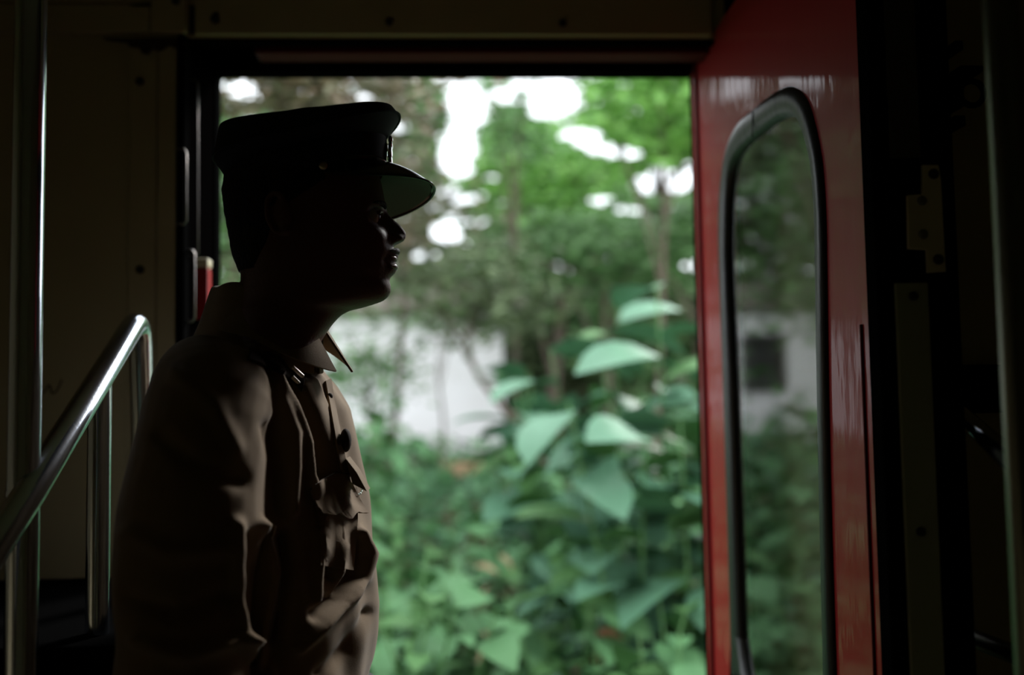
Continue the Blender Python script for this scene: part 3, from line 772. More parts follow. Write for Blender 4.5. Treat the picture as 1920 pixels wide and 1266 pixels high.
# cloth folds: ridges and hollows sculpted on the surface
co = np.empty(len(sme.vertices) * 3); sme.vertices.foreach_get('co', co); co = co.reshape(-1, 3)
no = np.empty(len(sme.vertices) * 3); sme.vertices.foreach_get('normal', no); no = no.reshape(-1, 3)
def seg_d(P, poly):
    best = np.full(len(P), 1e9)
    for a, b in zip(poly[:-1], poly[1:]):
        a = np.array(a, float); b = np.array(b, float); ab = b - a
        t = np.clip(((P - a) @ ab) / (ab @ ab), 0, 1)
        best = np.minimum(best, np.linalg.norm(P - a - t[:, None] * ab, axis=1))
    return best
px_all = proj(co)
view = co - np.array([0, 0, CZ]); view /= np.linalg.norm(view, axis=1)[:, None]
vis = np.clip(-(no * view).sum(1) * 3 + .3, 0, 1)
disp = np.zeros(len(co))
FOLDS = [  # (polyline on the near side of the shirt, height mm, half width px)
    ([(474, 652), (505, 702), (530, 762), (548, 815), (550, 880), (548, 958)], 9, 12),
    ([(506, 800), (522, 860), (524, 950)], -7, 14),
    ([(505, 700), (545, 752), (570, 810), (578, 870), (584, 920)], 8, 9),
    ([(530, 700), (560, 760), (585, 830), (592, 890)], -7, 9),
    ([(572, 730), (595, 790), (614, 850), (630, 892)], 12, 20),
    ([(440, 985), (440, 1060), (446, 1140), (458, 1200)], 10, 12),
    ([(470, 1010), (476, 1080), (470, 1150), (472, 1190)], -9, 12),
    ([(492, 984), (510, 1040), (516, 1076), (508, 1130), (498, 1180), (488, 1235)], 11, 10),
    ([(452, 1196), (472, 1236), (508, 1258), (512, 1290)], 10, 8),
    ([(530, 1010), (540, 1070), (530, 1140), (516, 1200)], -12, 14),
    ([(600, 1000), (600, 1060), (594, 1130)], 7, 8),
    ([(636, 980), (642, 1050), (630, 1110)], 6, 7),
    ([(618, 1000), (622, 1080)], -6, 7),
    ([(560, 1215), (610, 1165), (655, 1120), (680, 1085), (686, 1040), (668, 1000)], 11, 11),
    ([(590, 1150), (630, 1120), (656, 1080), (656, 1020)], -11, 12),
    ([(600, 1266), (650, 1220), (690, 1150)], -7, 12),
    ([(610, 930), (600, 980)], 5, 7), ([(628, 905), (640, 960)], 6, 8), ([(652, 900), (660, 950)], -4, 8),
    ([(330, 700), (400, 760), (440, 840)], 5, 18), ([(300, 820), (380, 880), (450, 900)], -6, 18), ([(240, 1000), (320, 1040), (420, 1030)], 6, 18),
    ([(240, 1120), (330, 1150), (430, 1120)], -7, 18), ([(260, 1200), (350, 1230), (440, 1200)], 8, 16),
]
for poly, h, wdt in FOLDS:
    d = seg_d(px_all, poly)
    disp += h * 1.35e-3 * np.exp(-(d / wdt) ** 2) * vis
# general soft folds everywhere
ang = np.arctan2((co - np.array(T0)) @ np.array(TL), (co - np.array(T0)) @ np.array(TF))
disp += 0.0022 * np.sin(9 * ang + 14 * co[:, 2] + 2 * np.sin(11 * co[:, 2])) + 0.0016 * np.sin(60 * co[:, 2] + 3 * ang) * np.clip((1.3 - co[:, 2]) * 4, 0, 1)
# placket and seam
co2 = co + no * disp[:, None]
sme.vertices.foreach_set('co', co2.ravel()); sme.update()
sme.name = 'shirt'
sme.materials.clear()
shirt = link('shirt', sme, M['khaki'], man, True)
bvh = BVHTree.FromPolygons([Vector(v) for v in co2], [tuple(p.vertices) for p in sme.polygons])
def add_bvh(o):
    global bvh
    vs = [Vector(v) for v in co2] + [v.co.copy() for v in o.data.vertices]; n0 = len(co2)
    bvh = BVHTree.FromPolygons(vs, [tuple(p.vertices) for p in sme.polygons] + [tuple(i + n0 for i in p.vertices) for p in o.data.polygons])
def onto(px, py, dflt=1.1, lift=0.0):
    d = (at(px, py, 1.0) - Vector((0, 0, CZ))).normalized()
    h = bvh.ray_cast(Vector((0, 0, CZ)), d)
    if h[0] is None: return Vector((0, 0, CZ)) + d * (dflt / d.y), -d
    n_ = h[1] if h[1].dot(d) < 0 else -h[1]
    return h[0] + n_ * lift, n_
def patch(name, A, B, m, par, nu=16, nv=8, th=0.0016, lift=0.0015, curl=0.0, dflt=1.1):
    """cloth piece between two edge lines, laid on the shirt"""
    def samp(L, n):
        L = [np.array(p, float) for p in L]
        s = [0]
        for a, b in zip(L[:-1], L[1:]): s.append(s[-1] + np.linalg.norm(b - a))
        return [np.array([np.interp(q, s, [p[j] for p in L]) for j in (0, 1)]) for q in np.linspace(0, s[-1], n)]
    SA, SB = samp(A, nu), samp(B, nu)
    top = [[None] * nv for _ in range(nu)]; nrm = [[None] * nv for _ in range(nu)]
    for i in range(nu):
        for j in range(nv):
            t = j / (nv - 1); q = SA[i] * (1 - t) + SB[i] * t
            p, n_ = onto(q[0], q[1], dflt, lift)
            top[i][j] = p; nrm[i][j] = n_
    # smooth depth
    for _ in range(2):
        new = [[top[i][j] for j in range(nv)] for i in range(nu)]
        for i in range(nu):
            for j in range(nv):
                nb = [top[a][b] for a, b in ((i - 1, j), (i + 1, j), (i, j - 1), (i, j + 1)) if 0 <= a < nu and 0 <= b < nv]
                avg = sum((p.y for p in nb), 0.0) / len(nb)
                o = Vector((0, 0, CZ)); d = top[i][j] - o
                y2 = min(top[i][j].y, avg)
                new[i][j] = o + d * (y2 / d.y)
        top = new
    v = []; f = []
    for i in range(nu):
        for j in range(nv):
            t = j / (nv - 1)
            v.append(top[i][j] + nrm[i][j] * (th + curl * t * t))
    for i in range(nu):
        for j in range(nv):
            t = j / (nv - 1)
            v.append(top[i][j] + nrm[i][j] * (curl * t * t * .9 - .001))
    N = nu * nv
    for i in range(nu - 1):
        for j in range(nv - 1):
            a = i * nv + j; f.append((a, a + 1, a + nv + 1, a + nv)); f.append((N + a, N + a + nv, N + a + nv + 1, N + a + 1))
    per = [i * nv for i in range(nu)] + [(nu - 1) * nv + j for j in range(1, nv)] + [i * nv + nv - 1 for i in range(nu - 2, -1, -1)] + [j for j in range(nv - 2, 0, -1)]
    for k in range(len(per)):
        a, b = per[k], per[(k + 1) % len(per)]; f.append((a, b, N + b, N + a))
    return MB().add(v, f).build(name, m, par, True, 50)
# collar: folded band around the neck with two wings
col = MB(); rings = []
cN = T(-.010, 0, -.036)
def collar_pt(a, t):
    """a: angle from front, + to his left; t: 0 inner top edge .. 1 outer lower edge"""
    r0 = .067 + .004 * cos(a); zt = 1.545 - .040 * (cos(a) * .5 + .5) ** 1.5
    zt_in = zt
    fr = max(0, 1 - abs(a) / R(75))
    rr = r0 + .006 + t * (.016 + .026 * fr + .003 * fr ** 4)
    zz = zt_in - t * (.034 + .036 * fr) + .010 * t * fr ** 4
    return cN + (TF * cos(a) + TL * sin(a)) * rr + Vector((0, 0, zz))
Z0 = 0
for i in range(61):
    a = R(12) + (2 * pi - R(24)) * i / 60
    aa = a if a <= pi else a - 2 * pi
    outr = [collar_pt(aa, t) for t in np.linspace(0, 1, 8)]
    inn_ = [collar_pt(aa, 0) - (TF * cos(a) + TL * sin(a)) * .0035 + Vector((0, 0, -.006 - .026 * k / 3)) for k in range(4)][::-1]
    lo = [p - (TF * cos(a) + TL * sin(a)) * .003 + Vector((0, 0, -.001)) for p in outr[::-1][:-1]]
    rings.append(outr + lo + inn_[::-1][1:] if False else outr + lo)
col.loft(rings)
stand = MB()
stand.loft([[cN + (TF * cos(R(6) + (2 * pi - R(12)) * i / 60) + TL * sin(R(6) + (2 * pi - R(12)) * i / 60)) * (.0675 + e) + Vector((0, 0, zz + (-.036 * (cos(R(6) + (2 * pi - R(12)) * i / 60) * .5 + .5) ** 1.5))) for e, zz in ((0, 1.48), (.004, 1.48), (.004, 1.543), (0, 1.543))] for i in range(61)])
collar = col.build('collar', M['khaki'], shirt, True, 60)
stand.build('collar_stand', M['khaki'], collar, True, 40)
# shoulder strap with two pale bars
ss = patch('shoulder_strap', [(470, 655), (520, 672), (556, 686), (574, 706)], [(462, 676), (510, 694), (544, 712), (566, 736)], M['khaki_dark'], shirt, 16, 6, .003, .002)
add_bvh(collar)
RB = (((548, 688), (569, 707)), ((547, 706), (567, 725)))
yb = min(onto(x, y, 1.15)[0].y for q in RB for x, y in q) - .004
for q0, q1 in RB:
    a, b = at(*q0, yb), at(*q1, yb + .004)
    MB().tube([a, a.lerp(b, .05), a.lerp(b, .95), b], [.001, .0027, .0027, .001], 12).build('rank_bar', M['rank'], ss, True)
# pocket with flap, button, whistle chain
pk = patch('pocket', [(588, 930), (600, 990), (602, 1060)], [(668, 950), (668, 1010), (662, 1070)], M['khaki'], shirt, 14, 8, .002, .0005)
patch('pocket_flap', [(582, 916), (602, 900), (628, 884), (650, 892)], [(586, 952), (604, 968), (634, 964), (677, 965)], M['khaki'], pk, 18, 10, .0025, .002, .007)
MB().tube([onto(x, y, 1.1, .006)[0] for x, y in ((582, 918), (600, 903), (626, 886), (652, 893))], .0008, 6).build('pocket_seam', M['khaki_dark'], pk)
ch_pts = [onto(x, y, 1.12, .004)[0] for x, y in ((656, 934), (661, 929), (666, 931), (671, 926), (675, 918), (672, 906))]
for a, b in zip(ch_pts[:-1], ch_pts[1:]):
    for t in (0.0, .5):
        c_ = a.lerp(b, t + .25); dr = (b - a).normalized()
        MB().tube([c_ - dr * .0028, c_ - dr * .001 + Vector((0, 0, .0016)), c_ + dr * .0016 + Vector((0, -.001, .0014)), c_ + dr * .003, c_ + dr * .001 - Vector((0, 0, .0016)), c_ - dr * .0028], .0006, 6).build('chain_link', M['silver'], shirt, True)
ff0, ff1, ff2, ff3 = (at(x, y, 1.235) for x, y in ((652, 858), (664, 905), (691, 919), (672, 884)))
MB().add([p + Vector((0, dy, 0)) for dy in (-.018, .022) for p in (ff0, ff1, ff2, ff3)], [(0, 1, 2, 3), (7, 6, 5, 4), (0, 4, 5, 1), (1, 5, 6, 2), (2, 6, 7, 3), (3, 7, 4, 0)]).build('far_pocket_flap', M['khaki'], shirt)
MB().ell(at(648, 826, 1.235), (.008, .012, .016), None, 14, 8).build('whistle_knob', M['khaki_dark'], shirt, True)
# shirt placket
patch('placket', [(618, 712), (630, 784), (645, 864), (660, 934)], [(608, 716), (620, 788), (635, 868), (650, 938)], M['khaki'], shirt, 20, 4, .0022, .001)
for (x, y) in ((615, 745), (632, 830)):
    p, n_ = onto(x, y, 1.12, .003)
    MB().ell(p, (.0045, .0045, .0045), None, 12, 8).build('shirt_button', M['khaki_dark'], shirt, True)

#__MAN2__
# ================================================================ OUTSIDE
def gz(x, y):
    base = np.interp(y, [2.0, 3.0, 4.5, 6, 9, 11, 14, 20, 40, 70], [-1.15, -1.05, -.55, -.1, .5, .72, 1.0, 1.9, 4.5, 8])
    return float(base + .10 * sin(x * 1.3 + y) * min(1, (y - 2) / 4) + .06 * sin(x * 3.1 - y * 2.2) * min(1, (y - 2) / 4))
mb = MB(); xs = np.concatenate([np.linspace(-40, -10, 12), np.linspace(-9, 9, 46), np.linspace(10, 40, 12)]); ys = np.concatenate([np.linspace(2.1, 14, 50), np.linspace(15, 60, 20)])
mb.add([(x, y, gz(x, y)) for y in ys for x in xs], [(j * len(xs) + i, j * len(xs) + i + 1, (j + 1) * len(xs) + i + 1, (j + 1) * len(xs) + i) for j in range(len(ys) - 1) for i in range(len(xs) - 1)])
tag(mb.build('ground', M['soil'], None, True), 'overgrown brown bank rising away from the railway track', 'ground', kind='structure')
tag(MB().box(-40, 40, -12, 2.1, -1.3, -1.15).build('terrain', M['soil']), 'level track bed under the carriage', 'ground', kind='structure')

# ---- white house
YB = 11.0
bx0 = -6.5; bx1 = at(944, 700, YB).x; bz1 = at(850, 583, YB).z; bz0 = at(850, 848, YB).z
house = empty('house', ((bx0 + bx1) / 2, YB, bz0), 'small white plastered house half hidden by the trees', 'building')
wx0 = 2 * XR - at(1466, 680, YB).x; wx1 = 2 * XR - at(1396, 680, YB).x
wz0 = at_x(0, 0, -1).z * 0 + (CZ + (at(1430, 728, YB).z - CZ)); wz1 = at(1430, 632, YB).z
holes = [[(wx0, wz0), (wx1, wz0), (wx1, wz1), (wx0, wz1)]]
plate('wall', [[(bx0, bz0 - .6), (bx1, bz0 - .6), (bx1, bz1), (bx0, bz1)]] + holes, 0.2, Matrix(((1, 0, 0, 0), (0, 0, -1, YB + .1), (0, 1, 0, 0), (0, 0, 0, 1))), M['plaster'], house)
MB().box(bx1 - .2, bx1, YB + .1, YB + 4, bz0 - .6, bz1).box(bx0, bx0 + .2, YB + .1, YB + 4, bz0 - .6, bz1).box(bx0, bx1, YB + 3.9, YB + 4, bz0 - .6, bz1).build('wall', M['plaster'], house)
wn = MB().box(wx0 - .04, wx0 + .03, YB - .03, YB + .12, wz0 - .04, wz1 + .04).box(wx1 - .03, wx1 + .04, YB - .03, YB + .12, wz0 - .04, wz1 + .04).box(wx0, wx1, YB - .03, YB + .12, wz1 - .03, wz1 + .04).box(wx0, wx1, YB - .05, YB + .12, wz0 - .04, wz0 + .03).build('window', M['windark'], house)
MB().box(wx0 + .02, wx1 - .02, YB + .07, YB + .1, wz0 + .02, wz1 - .02).build('pane', M['windark'], wn)  # dark sheet behind the slats, stands in for the unlit room
for k in range(7):
    zz = wz0 + .05 + (wz1 - wz0 - .1) * (k + .5) / 7
    MB().add([(wx0 + .02, YB + .0, zz - .03), (wx1 - .02, YB + .0, zz - .03), (wx1 - .02, YB + .05, zz + .04), (wx0 + .02, YB + .05, zz + .04), (wx0 + .02, YB + .012, zz - .03), (wx1 - .02, YB + .012, zz - .03), (wx1 - .02, YB + .062, zz + .04), (wx0 + .02, YB + .062, zz + .04)], [(0, 1, 2, 3), (4, 7, 6, 5), (0, 4, 5, 1), (3, 2, 6, 7), (0, 3, 7, 4), (1, 5, 6, 2)]).build('slat', M['windark'], wn)
rm = MB()
rm.add([(bx0 - .4, YB - .12, bz1 - .05), (bx1 + .4, YB - .12, bz1 - .05), (bx1 + .4, YB + 2, bz1 + .38), (bx0 - .4, YB + 2, bz1 + .38), (bx1 + .4, YB + 4.4, bz1 - .05), (bx0 - .4, YB + 4.4, bz1 - .05),
        (bx0 - .4, YB - .12, bz1 + .05), (bx1 + .4, YB - .12, bz1 + .05), (bx1 + .4, YB + 2, bz1 + .48), (bx0 - .4, YB + 2, bz1 + .48), (bx1 + .4, YB + 4.4, bz1 + .05), (bx0 - .4, YB + 4.4, bz1 + .05)],
       [(0, 1, 2, 3), (3, 2, 4, 5), (6, 9, 8, 7), (9, 11, 10, 8), (0, 6, 7, 1), (5, 4, 10, 11), (0, 3, 9, 6), (3, 5, 11, 9), (1, 7, 8, 2), (2, 8, 10, 4)])
rm.build('roof', M['roof'], house)

# ---- leaf cards as tiny folded blades
def leaves(P, size, aspect=2.2, flat=0.35, droop=0.25, along=0.5):
    """P (n,3) -> one mesh of folded diamond leaves; along: how strongly they line up east-west"""
    n = len(P)
    ang = rng.normal(0, 1.0 - along * .75, n) + np.where(rng.random(n) < .5, 0, pi)
    s = size * rng.uniform(.6, 1.35, n)
    tilt = rng.normal(0, flat, n) - droop
    L = np.stack([np.cos(ang) * np.cos(tilt), np.sin(ang) * np.cos(tilt), np.sin(tilt)], 1)
    roll = rng.normal(0, .75, n)
    side = np.stack([-np.sin(ang), np.cos(ang), np.zeros(n)], 1)
    up = np.cross(L, side)
    W = side * np.cos(roll)[:, None] + up * np.sin(roll)[:, None]
    Nn = np.cross(L, W)
    a = P - L * (s / 2)[:, None]; b = P + L * (s / 2)[:, None]
    w = (s / aspect / 2)[:, None]
    c = P + W * w + Nn * (w * .35); d = P - W * w + Nn * (w * .35)
    V = np.stack([a, c, b, d], 1).reshape(-1, 3)
    idx = np.arange(n)[:, None] * 4
    Fq = np.concatenate([idx + np.array([0, 1, 2]), idx + np.array([0, 2, 3])], 0)
    return V, Fq
def mesh_np(name, V, Fc):
    me = bpy.data.meshes.new(name)
    k = Fc.shape[1]
    me.vertices.add(len(V)); me.vertices.foreach_set('co', V.astype(np.float32).ravel())
    me.loops.add(Fc.size); me.loops.foreach_set('vertex_index', Fc.astype(np.int32).ravel())
    me.polygons.add(len(Fc)); me.polygons.foreach_set('loop_start', np.arange(0, Fc.size, k, dtype=np.int32))
    me.update(calc_edges=True); me.validate()
    return me

# openings in the canopy where the sky shows: direction ellipses (px, py, rx, ry) as seen from the doorway
GAPS = [(876, 205, 40, 62), (860, 290, 38, 60), (1040, 180, 58, 48), (1090, 255, 45, 22), (1150, 285, 60, 16), (1250, 340, 72, 30), (448, 168, 34, 14), (1290, 318, 26, 14), (868, 372, 42, 16),
        (838, 432, 40, 24), (742, 235, 26, 12), (690, 186, 22, 9), (1010, 160, 60, 16), (1120, 372, 38, 10), (1210, 395, 60, 10), (800, 480, 30, 12), (1030, 500, 40, 8), (948, 178, 22, 20), (1295, 500, 22, 14)]
KX = rng.uniform(2 * pi / 300, 2 * pi / 80, 14) * rng.choice([-1, 1], 14); KY = rng.uniform(2 * pi / 90, 2 * pi / 16, 14); KP = rng.uniform(0, 6.28, 14)
def ragged(q): return sum(np.sin(KX[i] * q[:, 0] + KY[i] * q[:, 1] + KP[i]) for i in range(14)) / 2.65
def keep(P, soft=0.34):
    q = proj(P); m_ = np.ones(len(P), bool); rg = ragged(q)
    for (gx, gy, rx, ry) in GAPS:
        d = ((q[:, 0] - gx) / rx) ** 2 + ((q[:, 1] - gy) / ry) ** 2
        m_ &= d > (1 + soft * rg + rng.normal(0, .15, len(P)))
    pm = P.copy(); pm[:, 0] = 2 * XR - pm[:, 0]; qm = proj(pm)
    m_ &= ~((qm[:, 1] < 196 + 12 * ragged(qm)) & (((qm[:, 0] > 1345) & (qm[:, 0] < 1420)) | ((qm[:, 0] > 1450) & (qm[:, 0] < 1556))))
    top = np.clip((520 - q[:, 1]) / 150, 0, 1) * .32 + np.exp(-((q[:, 0] - 840) / 110) ** 2 - ((q[:, 1] - 400) / 130) ** 2) * .9 + np.exp(-((q[:, 0] - 1200) / 120) ** 2 - ((q[:, 1] - 370) / 45) ** 2) * .6
    m_ &= rg < 1.95 - top
    return m_
def crown_pts(c, r, ncl, nl, cl=0.30, gaps=True):
    C_ = rng.normal(0, 1, (ncl, 3)); C_ /= np.linalg.norm(C_, axis=1)[:, None]
    C_ = C_ * (rng.random((ncl, 1)) ** .45) * np.array(r) + np.array(c)
    P = np.repeat(C_, nl, 0) + rng.normal(0, 1, (ncl * nl, 3)) * np.array([cl * 1.5, cl, cl * .42])
    if gaps:
        P = P[keep(P)]
    return P
def tree(px, Y, pz, r, mname, label, size, ncl, nl, cl=.3, group=None, trunk=.12, lean=0.0, name='tree', bark='bark', aspect=2.4, ztrunk=None):
    c = at(px, pz, Y); x0 = c.x - lean
    root = empty(name, (x0, Y, gz(x0, Y)), label, 'tree', group)
    g0 = gz(x0, Y) - .1
    top = c.z + r[2] * .5
    tp = [Vector((x0, Y, g0)), Vector((x0 + lean * .35 + .05, Y + .05, g0 + (top - g0) * .35)), Vector((c.x, Y - .03, g0 + (top - g0) * .7)), Vector((c.x + .1, Y, top))]
    tp = [Vector(p) for p in catmull(tp, 5)]
    MB().tube(tp, list(np.linspace(trunk, trunk * .25, len(tp))), 12).build('trunk', M[bark], root, True)
    for k in range(5):
        a = rnd.uniform(0, 2 * pi); s0 = tp[rnd.randint(7, 13)]
        e = c + Vector((r[0] * .75 * cos(a), r[1] * .75 * sin(a), r[2] * rnd.uniform(-.5, .7)))
        md = (s0 + e) / 2 + Vector((0, 0, .12 * r[2]))
        bp = [Vector(p) for p in catmull([s0, md, e], 4)]
        MB().tube(bp, list(np.linspace(trunk * .4, trunk * .1, len(bp))), 8).build('branch', M[bark], root, True)
    V, Fc = leaves(crown_pts(c, r, ncl, nl, cl), size, aspect)
    fo = link('foliage', mesh_np('foliage', V, Fc), M[mname], root); fo['kind'] = 'stuff'
    return root

# far trees
far = [(250, 17, 300, 'leaf_dark', 'tall dark green tree farthest to the left beyond the white house'), (620, 19, 330, 'leaf_olive', 'tall dull olive tree rising above the white house roof'),
       (800, 21, 420, 'leaf_mid', 'tall mid green tree just right of the tall sky gap'), (1010, 18, 430, 'leaf_mid', 'broad mid green tree behind the bright rounded one'),
       (1230, 20, 330, 'leaf_mid', 'tall green tree seen beside the red door edge'), (1500, 18, 350, 'leaf_dark', 'dark tree whose trunk stands behind the red door leaf'), (-150, 16, 380, 'leaf_mid', 'green tree hidden from the doorway by the left carriage wall')]
for px, Y, pz, mn, lb_ in far:
    tree(px, Y, pz, (3.0, 2.2, 3.9), mn, lb_, .34, 320, 24, .42, 'tall trees behind the house', .2)
# distant hedge line closes the view under the crowns
for px, Y, pz, mn, lb_ in [(300, 15.5, 640, 'leaf_dark', 'dark rounded thicket at the far left behind the house'), (1020, 14, 600, 'leaf_dark', 'dark thicket immediately right of the white house'), (1290, 13, 560, 'leaf_mid', 'green thicket behind the broad leaved plants'), (1600, 14, 600, 'leaf_dark', 'dark thicket hidden behind the red door'), (720, 16.2, 560, 'leaf_dark', 'dark thicket peeping over the house roof')]:
    tree(px, Y, pz, (1.9, 1.0, 1.7), mn, lb_, .26, 150, 26, .25, 'thickets around the house', .08, name='thicket')
# mid trees
mid = [
    (1060, 9.0, 330, (.95, .6, .62), 'leaf_bright', 'bright green rounded tree in the middle of the doorway', .13, 110, 34, .17, .07),
    (1130, 8.2, 470, (1.0, .6, .34), 'leaf_mid', 'green spreading tree under the bright rounded one', .12, 100, 30, .16, .05),
    (1240, 6.6, 210, (.55, .5, .5), 'leaf_bright', 'yellow-green branch-laden tree at the top beside the door edge', .12, 95, 30, .13, .03),
    (1330, 7.4, 430, (.8, .5, .45), 'leaf_mid', 'leafy green tree meeting the red door edge', .11, 90, 26, .15, .05),
    (960, 7.6, 190, (.28, .3, .55), 'leaf_mid', 'slender green tree standing between the two large sky gaps', .11, 36, 26, .13, .03),
    (610, 3.9, 150, (.56, .3, .20), 'leaf_olive', 'drooping olive tree above the peaked cap', .085, 80, 26, .09, .03),
    (760, 7.8, 420, (.42, .4, .85), 'leaf_olive', 'brownish sparse tree just in front of the face', .11, 70, 20, .16, .035),
    (880, 7.0, 560, (.62, .4, .42), 'leaf_dark', 'dark drooping tree whose twigs hang over the white house', .12, 46, 24, .14, .04),
    (690, 8.6, 690, (.40, .3, .5), 'leaf_mid', 'small leafy tree veiling the house wall beside the collar', .11, 34, 20, .14, .03),
    (820, 8.9, 600, (.35, .3, .18), 'leaf_mid', 'light twigs hanging before the top of the white wall', .10, 16, 18, .12, .02),
    (1010, 10.2, 520, (.8, .5, .50), 'leaf_dark', 'dark bush immediately right of the house corner', .13, 70, 26, .17, .04),
    (1160, 10.4, 500, (.9, .5, .45), 'leaf_mid', 'mid green bush under the row of small sky gaps', .13, 75, 26, .17, .04),
    (1300, 10.0, 560, (.8, .5, .50), 'leaf_dark', 'dark bush behind the highest broad leaf', .13, 70, 26, .17, .04),
    (430, 6.2, 420, (.8, .5, .9), 'leaf_mid', 'green tree glimpsed behind the nape', .12, 100, 24, .16, .06),
    (130, 6.4, 330, (1.0, .6, 1.1), 'leaf_mid', 'full green tree reflected in the tall door window', .12, 110, 26, .18, .07),
]
for px, Y, pz, r, mn, lb_, sz, ncl, nl, cl, tk in mid:
    tree(px, Y, pz, r, mn, lb_, sz, ncl, nl, cl, 'trees near the track', tk, lean={610: .62, 880: -.75, 760: .22}.get(px, rnd.uniform(-.3, .3)), aspect=2.8)

# undergrowth carpet on the bank
n = 26000
X_ = rng.uniform(-7, 6.5, n); Y_ = 2.5 + 9.5 * rng.random(n) ** 1.2
Z_ = np.array([gz(a, b) for a, b in zip(X_, Y_)])
H_ = rng.random(n) * (.20 + .22 * (np.sin(X_ * 2.1 + Y_ * 1.3) + 1) * .5)
ok = ~((Y_ > YB - .9) & (X_ < bx1)) & ((X_ + .02) ** 2 / .34 ** 2 + (Y_ - 8.9) ** 2 / .6 ** 2 > 1)
V, Fc = leaves(np.stack([X_, Y_, Z_ + H_], 1)[ok], .16, 2.0, .5)
tag(link('undergrowth', mesh_np('undergrowth', V, Fc), M['leaf_low']), 'low leafy undergrowth covering the bank', 'undergrowth', kind='stuff')
# straw pile below the house and a rusty patch of dead leaves
def ground_hit(px, py):
    for Y in np.linspace(2.6, 30, 800):
        p = at(px, py, float(Y))
        if gz(p.x, p.y) >= p.z: return p
    return p
def litter(px, py, Y, rx, ry, n, mn, name, label, cat):
    c = ground_hit(px, py); Y = c.y
    P = np.array([c.x, Y, c.z]) + rng.normal(0, 1, (n, 3)) * np.array([rx, ry, .025])
    P[:, 2] += .10
    V, Fc = leaves(P, .14, 3.5, .3, .0)
    base = MB().ell(c - Vector((0, 0, .03)), (rx * .9, ry * .9, .15), None, 24, 10).build(name, M[mn], None, True)
    tag(base, label, cat)
    o = link('leaves', mesh_np('leaves', V, Fc), M[mn], base); o['kind'] = 'stuff'
litter(890, 900, 6.6, .27, .22, 700, 'straw', 'straw_heap', 'pale straw heap below the white house wall', 'straw')

# ---- leaved plants: every leaf its own part
def leaf_mesh(name, L, W, seg=5, cup=.18, droop=.35):
    v = []; f = []
    for i in range(seg + 1):
        t = i / seg; w = W / 2 * (sin(pi * min(1, t * .93 + .07)) ** .75) if 0 < i < seg else .004
        x = L * t * (1 - .12 * t * t); z = -droop * L * t * t
        v += [(x, -w, z + cup * w), (x, 0, z - .0), (x, w, z + cup * w)]
    for i in range(seg):
        a = i * 3
        f += [(a, a + 3, a + 4, a + 1), (a + 1, a + 4, a + 5, a + 2)]
    me = bpy.data.meshes.new(name); me.from_pydata(v, [], f); me.update()
    me.polygons.foreach_set('use_smooth', [True] * len(me.polygons))
    return me
LM = {}
for key, L, W, mn in (('big', .42, .24, 'leaf_blue'), ('big2', .36, .19, 'leaf_blue2'), ('mid', .24, .13, 'leaf_green'), ('mid2', .22, .11, 'leaf_blue2'), ('small', .14, .07, 'leaf_blue2')):
    me = leaf_mesh('leaf', L, W, 5, .22, .30 if L > .3 else .4); me.materials.append(M[mn]); LM[key] = me
def plant(x, Y, h, nst, nlf, keys, label, group, spread=.3, name='shrub', z0=None):
    g = gz(x, Y) if z0 is None else z0
    root = empty(name, (x, Y, g - .03), label, 'plant', group)
    for s in range(nst):
        a = rnd.uniform(0, 2 * pi); dr = spread * rnd.uniform(.3, 1)
        tip = Vector((cos(a) * dr, sin(a) * dr * .8, h * rnd.uniform(.75, 1.05)))
        pts = [Vector(p) for p in catmull([(0, 0, 0), (tip.x * .35, tip.y * .35, tip.z * .5), tip], 4)]
        st = MB().tube(pts, list(np.linspace(.012, .004, len(pts))), 6)
        o = link('stem', st.mesh('stem'), M['leaf_blue2'], None, True); o.parent = root
        for k in range(nlf):
            t = .18 + .82 * (k + rnd.random()) / nlf
            i = min(len(pts) - 2, int(t * (len(pts) - 1))); p = pts[i].lerp(pts[i + 1], t * (len(pts) - 1) - i)
            yaw = k * 2.4 + rnd.uniform(-.5, .5)
            lo = bpy.data.objects.new('leaf', LM[rnd.choice(keys)]); COL.objects.link(lo); lo.parent = root
            sc_ = rnd.uniform(.7, 1.15)
            lo.matrix_local = Matrix.Translation(p) @ Matrix.Rotation(yaw, 4, 'Z') @ Matrix.Rotation(rnd.uniform(-.45, .25), 4, 'Y') @ Matrix.Rotation(rnd.uniform(-.5, .5), 4, 'X') @ Matrix.Diagonal((sc_, sc_, sc_, 1))
    return root
def px_plant(px, ptop, Y, nst, nlf, keys, label, group, spread, name):
    c = at(px, ptop, Y); plant(c.x, Y, c.z - gz(c.x, Y), nst, nlf, keys, label, group, spread, name)
GB = 'broad leaved plants by the door edge'
for a in [(1245, 545, 4.3, 5, 15, 'tall broad leaved plant reaching highest beside the red door edge', .55), (1125, 590, 4.7, 5, 14, 'broad leaved plant at the centre right below the dark twigs', .5),
          (1290, 740, 3.7, 4, 12, 'broad leaved plant low against the red door edge', .45), (1180, 740, 4.0, 4, 13, 'broad leaved plant in front of the dark hollow', .4),
          (1400, 590, 4.2, 4, 13, 'broad leaved plant half hidden behind the red door edge', .55), (1020, 670, 5.6, 4, 13, 'broad leaved plant just right of the white wall', .4)]:
    px_plant(a[0], a[1], a[2], a[3], a[4], ['big', 'big', 'big2'], a[5], GB, a[6], 'broad_leaved_plant')
for key, L, W, mn in (('dry', .17, .05, 'straw'), ('rust', .16, .09, 'orange')):
    me = leaf_mesh('leaf', L, W, 5, .3, .5); me.materials.append(M[mn]); LM[key] = me
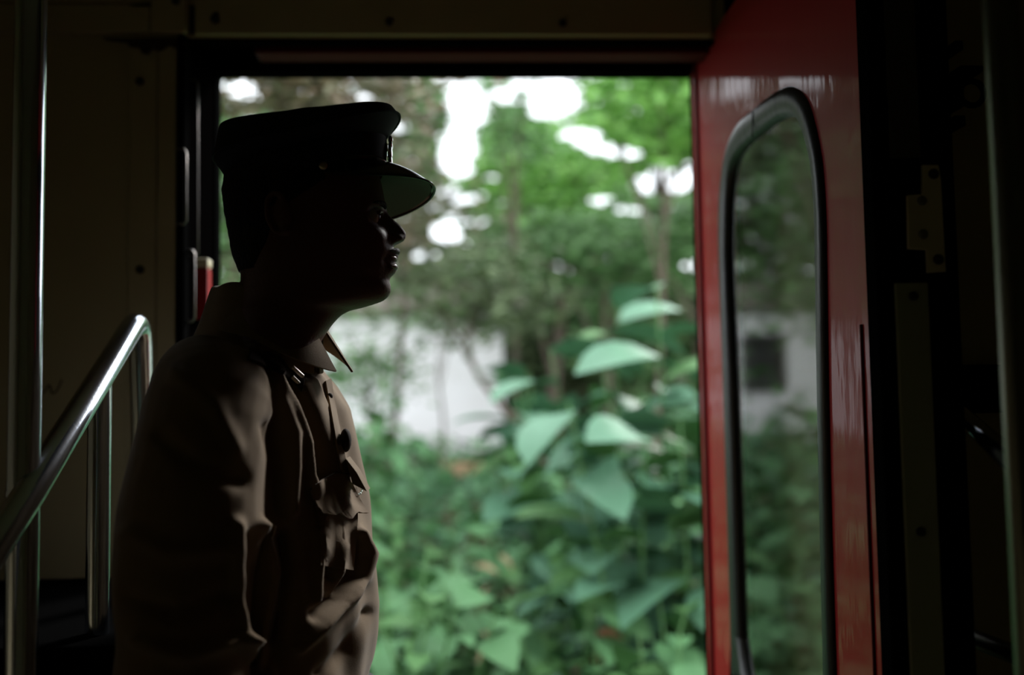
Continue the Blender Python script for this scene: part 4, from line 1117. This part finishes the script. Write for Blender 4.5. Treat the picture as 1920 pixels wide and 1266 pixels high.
px_plant(1125, 1060, 3.9, 2, 6, ['rust'], 'small rusty withered plant among low green plants', None, .09, 'withered_plant')
px_plant(905, 975, 5.0, 2, 6, ['dry'], 'small pale withered plant below the straw heap', None, .10, 'withered_plant')
px_plant(1290, 955, 4.2, 2, 6, ['dry'], 'yellowish withered plant close to the red door edge', None, .10, 'withered_plant')
GU = 'leafy undergrowth plants along the track'
lows = [(720, 900, 4.6), (790, 1000, 3.9), (870, 1060, 4.2), (960, 1020, 4.6), (1040, 1080, 3.8), (1120, 1130, 3.6), (1210, 1030, 4.0), (1290, 1100, 3.5), (760, 1120, 3.5), (900, 1150, 3.4), (1000, 1180, 3.3),
        (700, 1020, 3.4), (1240, 1180, 3.2), (820, 920, 5.3), (960, 900, 5.6), (1060, 960, 5.2), (1180, 960, 5.2), (620, 960, 4.2), (520, 900, 4.4), (400, 860, 4.2), (260, 900, 4.0), (1420, 1000, 4.0), (680, 760, 6.4), (560, 700, 6.2), (700, 680, 7.5), (1000, 830, 7.0), (1090, 880, 6.4)]
where = ['beside the man\'s belly', 'in front of the man\'s belt', 'under the small straw tuft', 'below the large straw heap', 'left of the rusty leaf pile', 'under the rusty leaf pile', 'right of the rusty leaf pile', 'at the foot of the red door edge', 'low beside the shirt hem',
         'low in the middle of the doorway', 'lowest in the middle of the doorway', 'touching the outline of the shirt', 'lowest beside the door edge', 'left of the large straw heap', 'right of the large straw heap', 'below the centre dark hollow', 'under the broad leaved plants',
         'behind the man\'s chest', 'behind the man\'s back', 'behind the man\'s shoulder', 'behind the slanted handrail', 'behind the red door leaf', 'next to the shirt pocket', 'behind the shirt collar', 'under the chin by the white house', 'beside the corner of the white house', 'between the white house corner and the broad leaves']
for (px, pt, Y), wh in zip(lows, where):
    big = Y < 5
    px_plant(px, pt, Y, 5, 12, ['mid', 'mid2', 'mid'] if big else ['mid2', 'mid', 'small'], 'leafy green undergrowth plant ' + wh, GU, .42 if big else .5, 'undergrowth_plant')

#__OUT2__
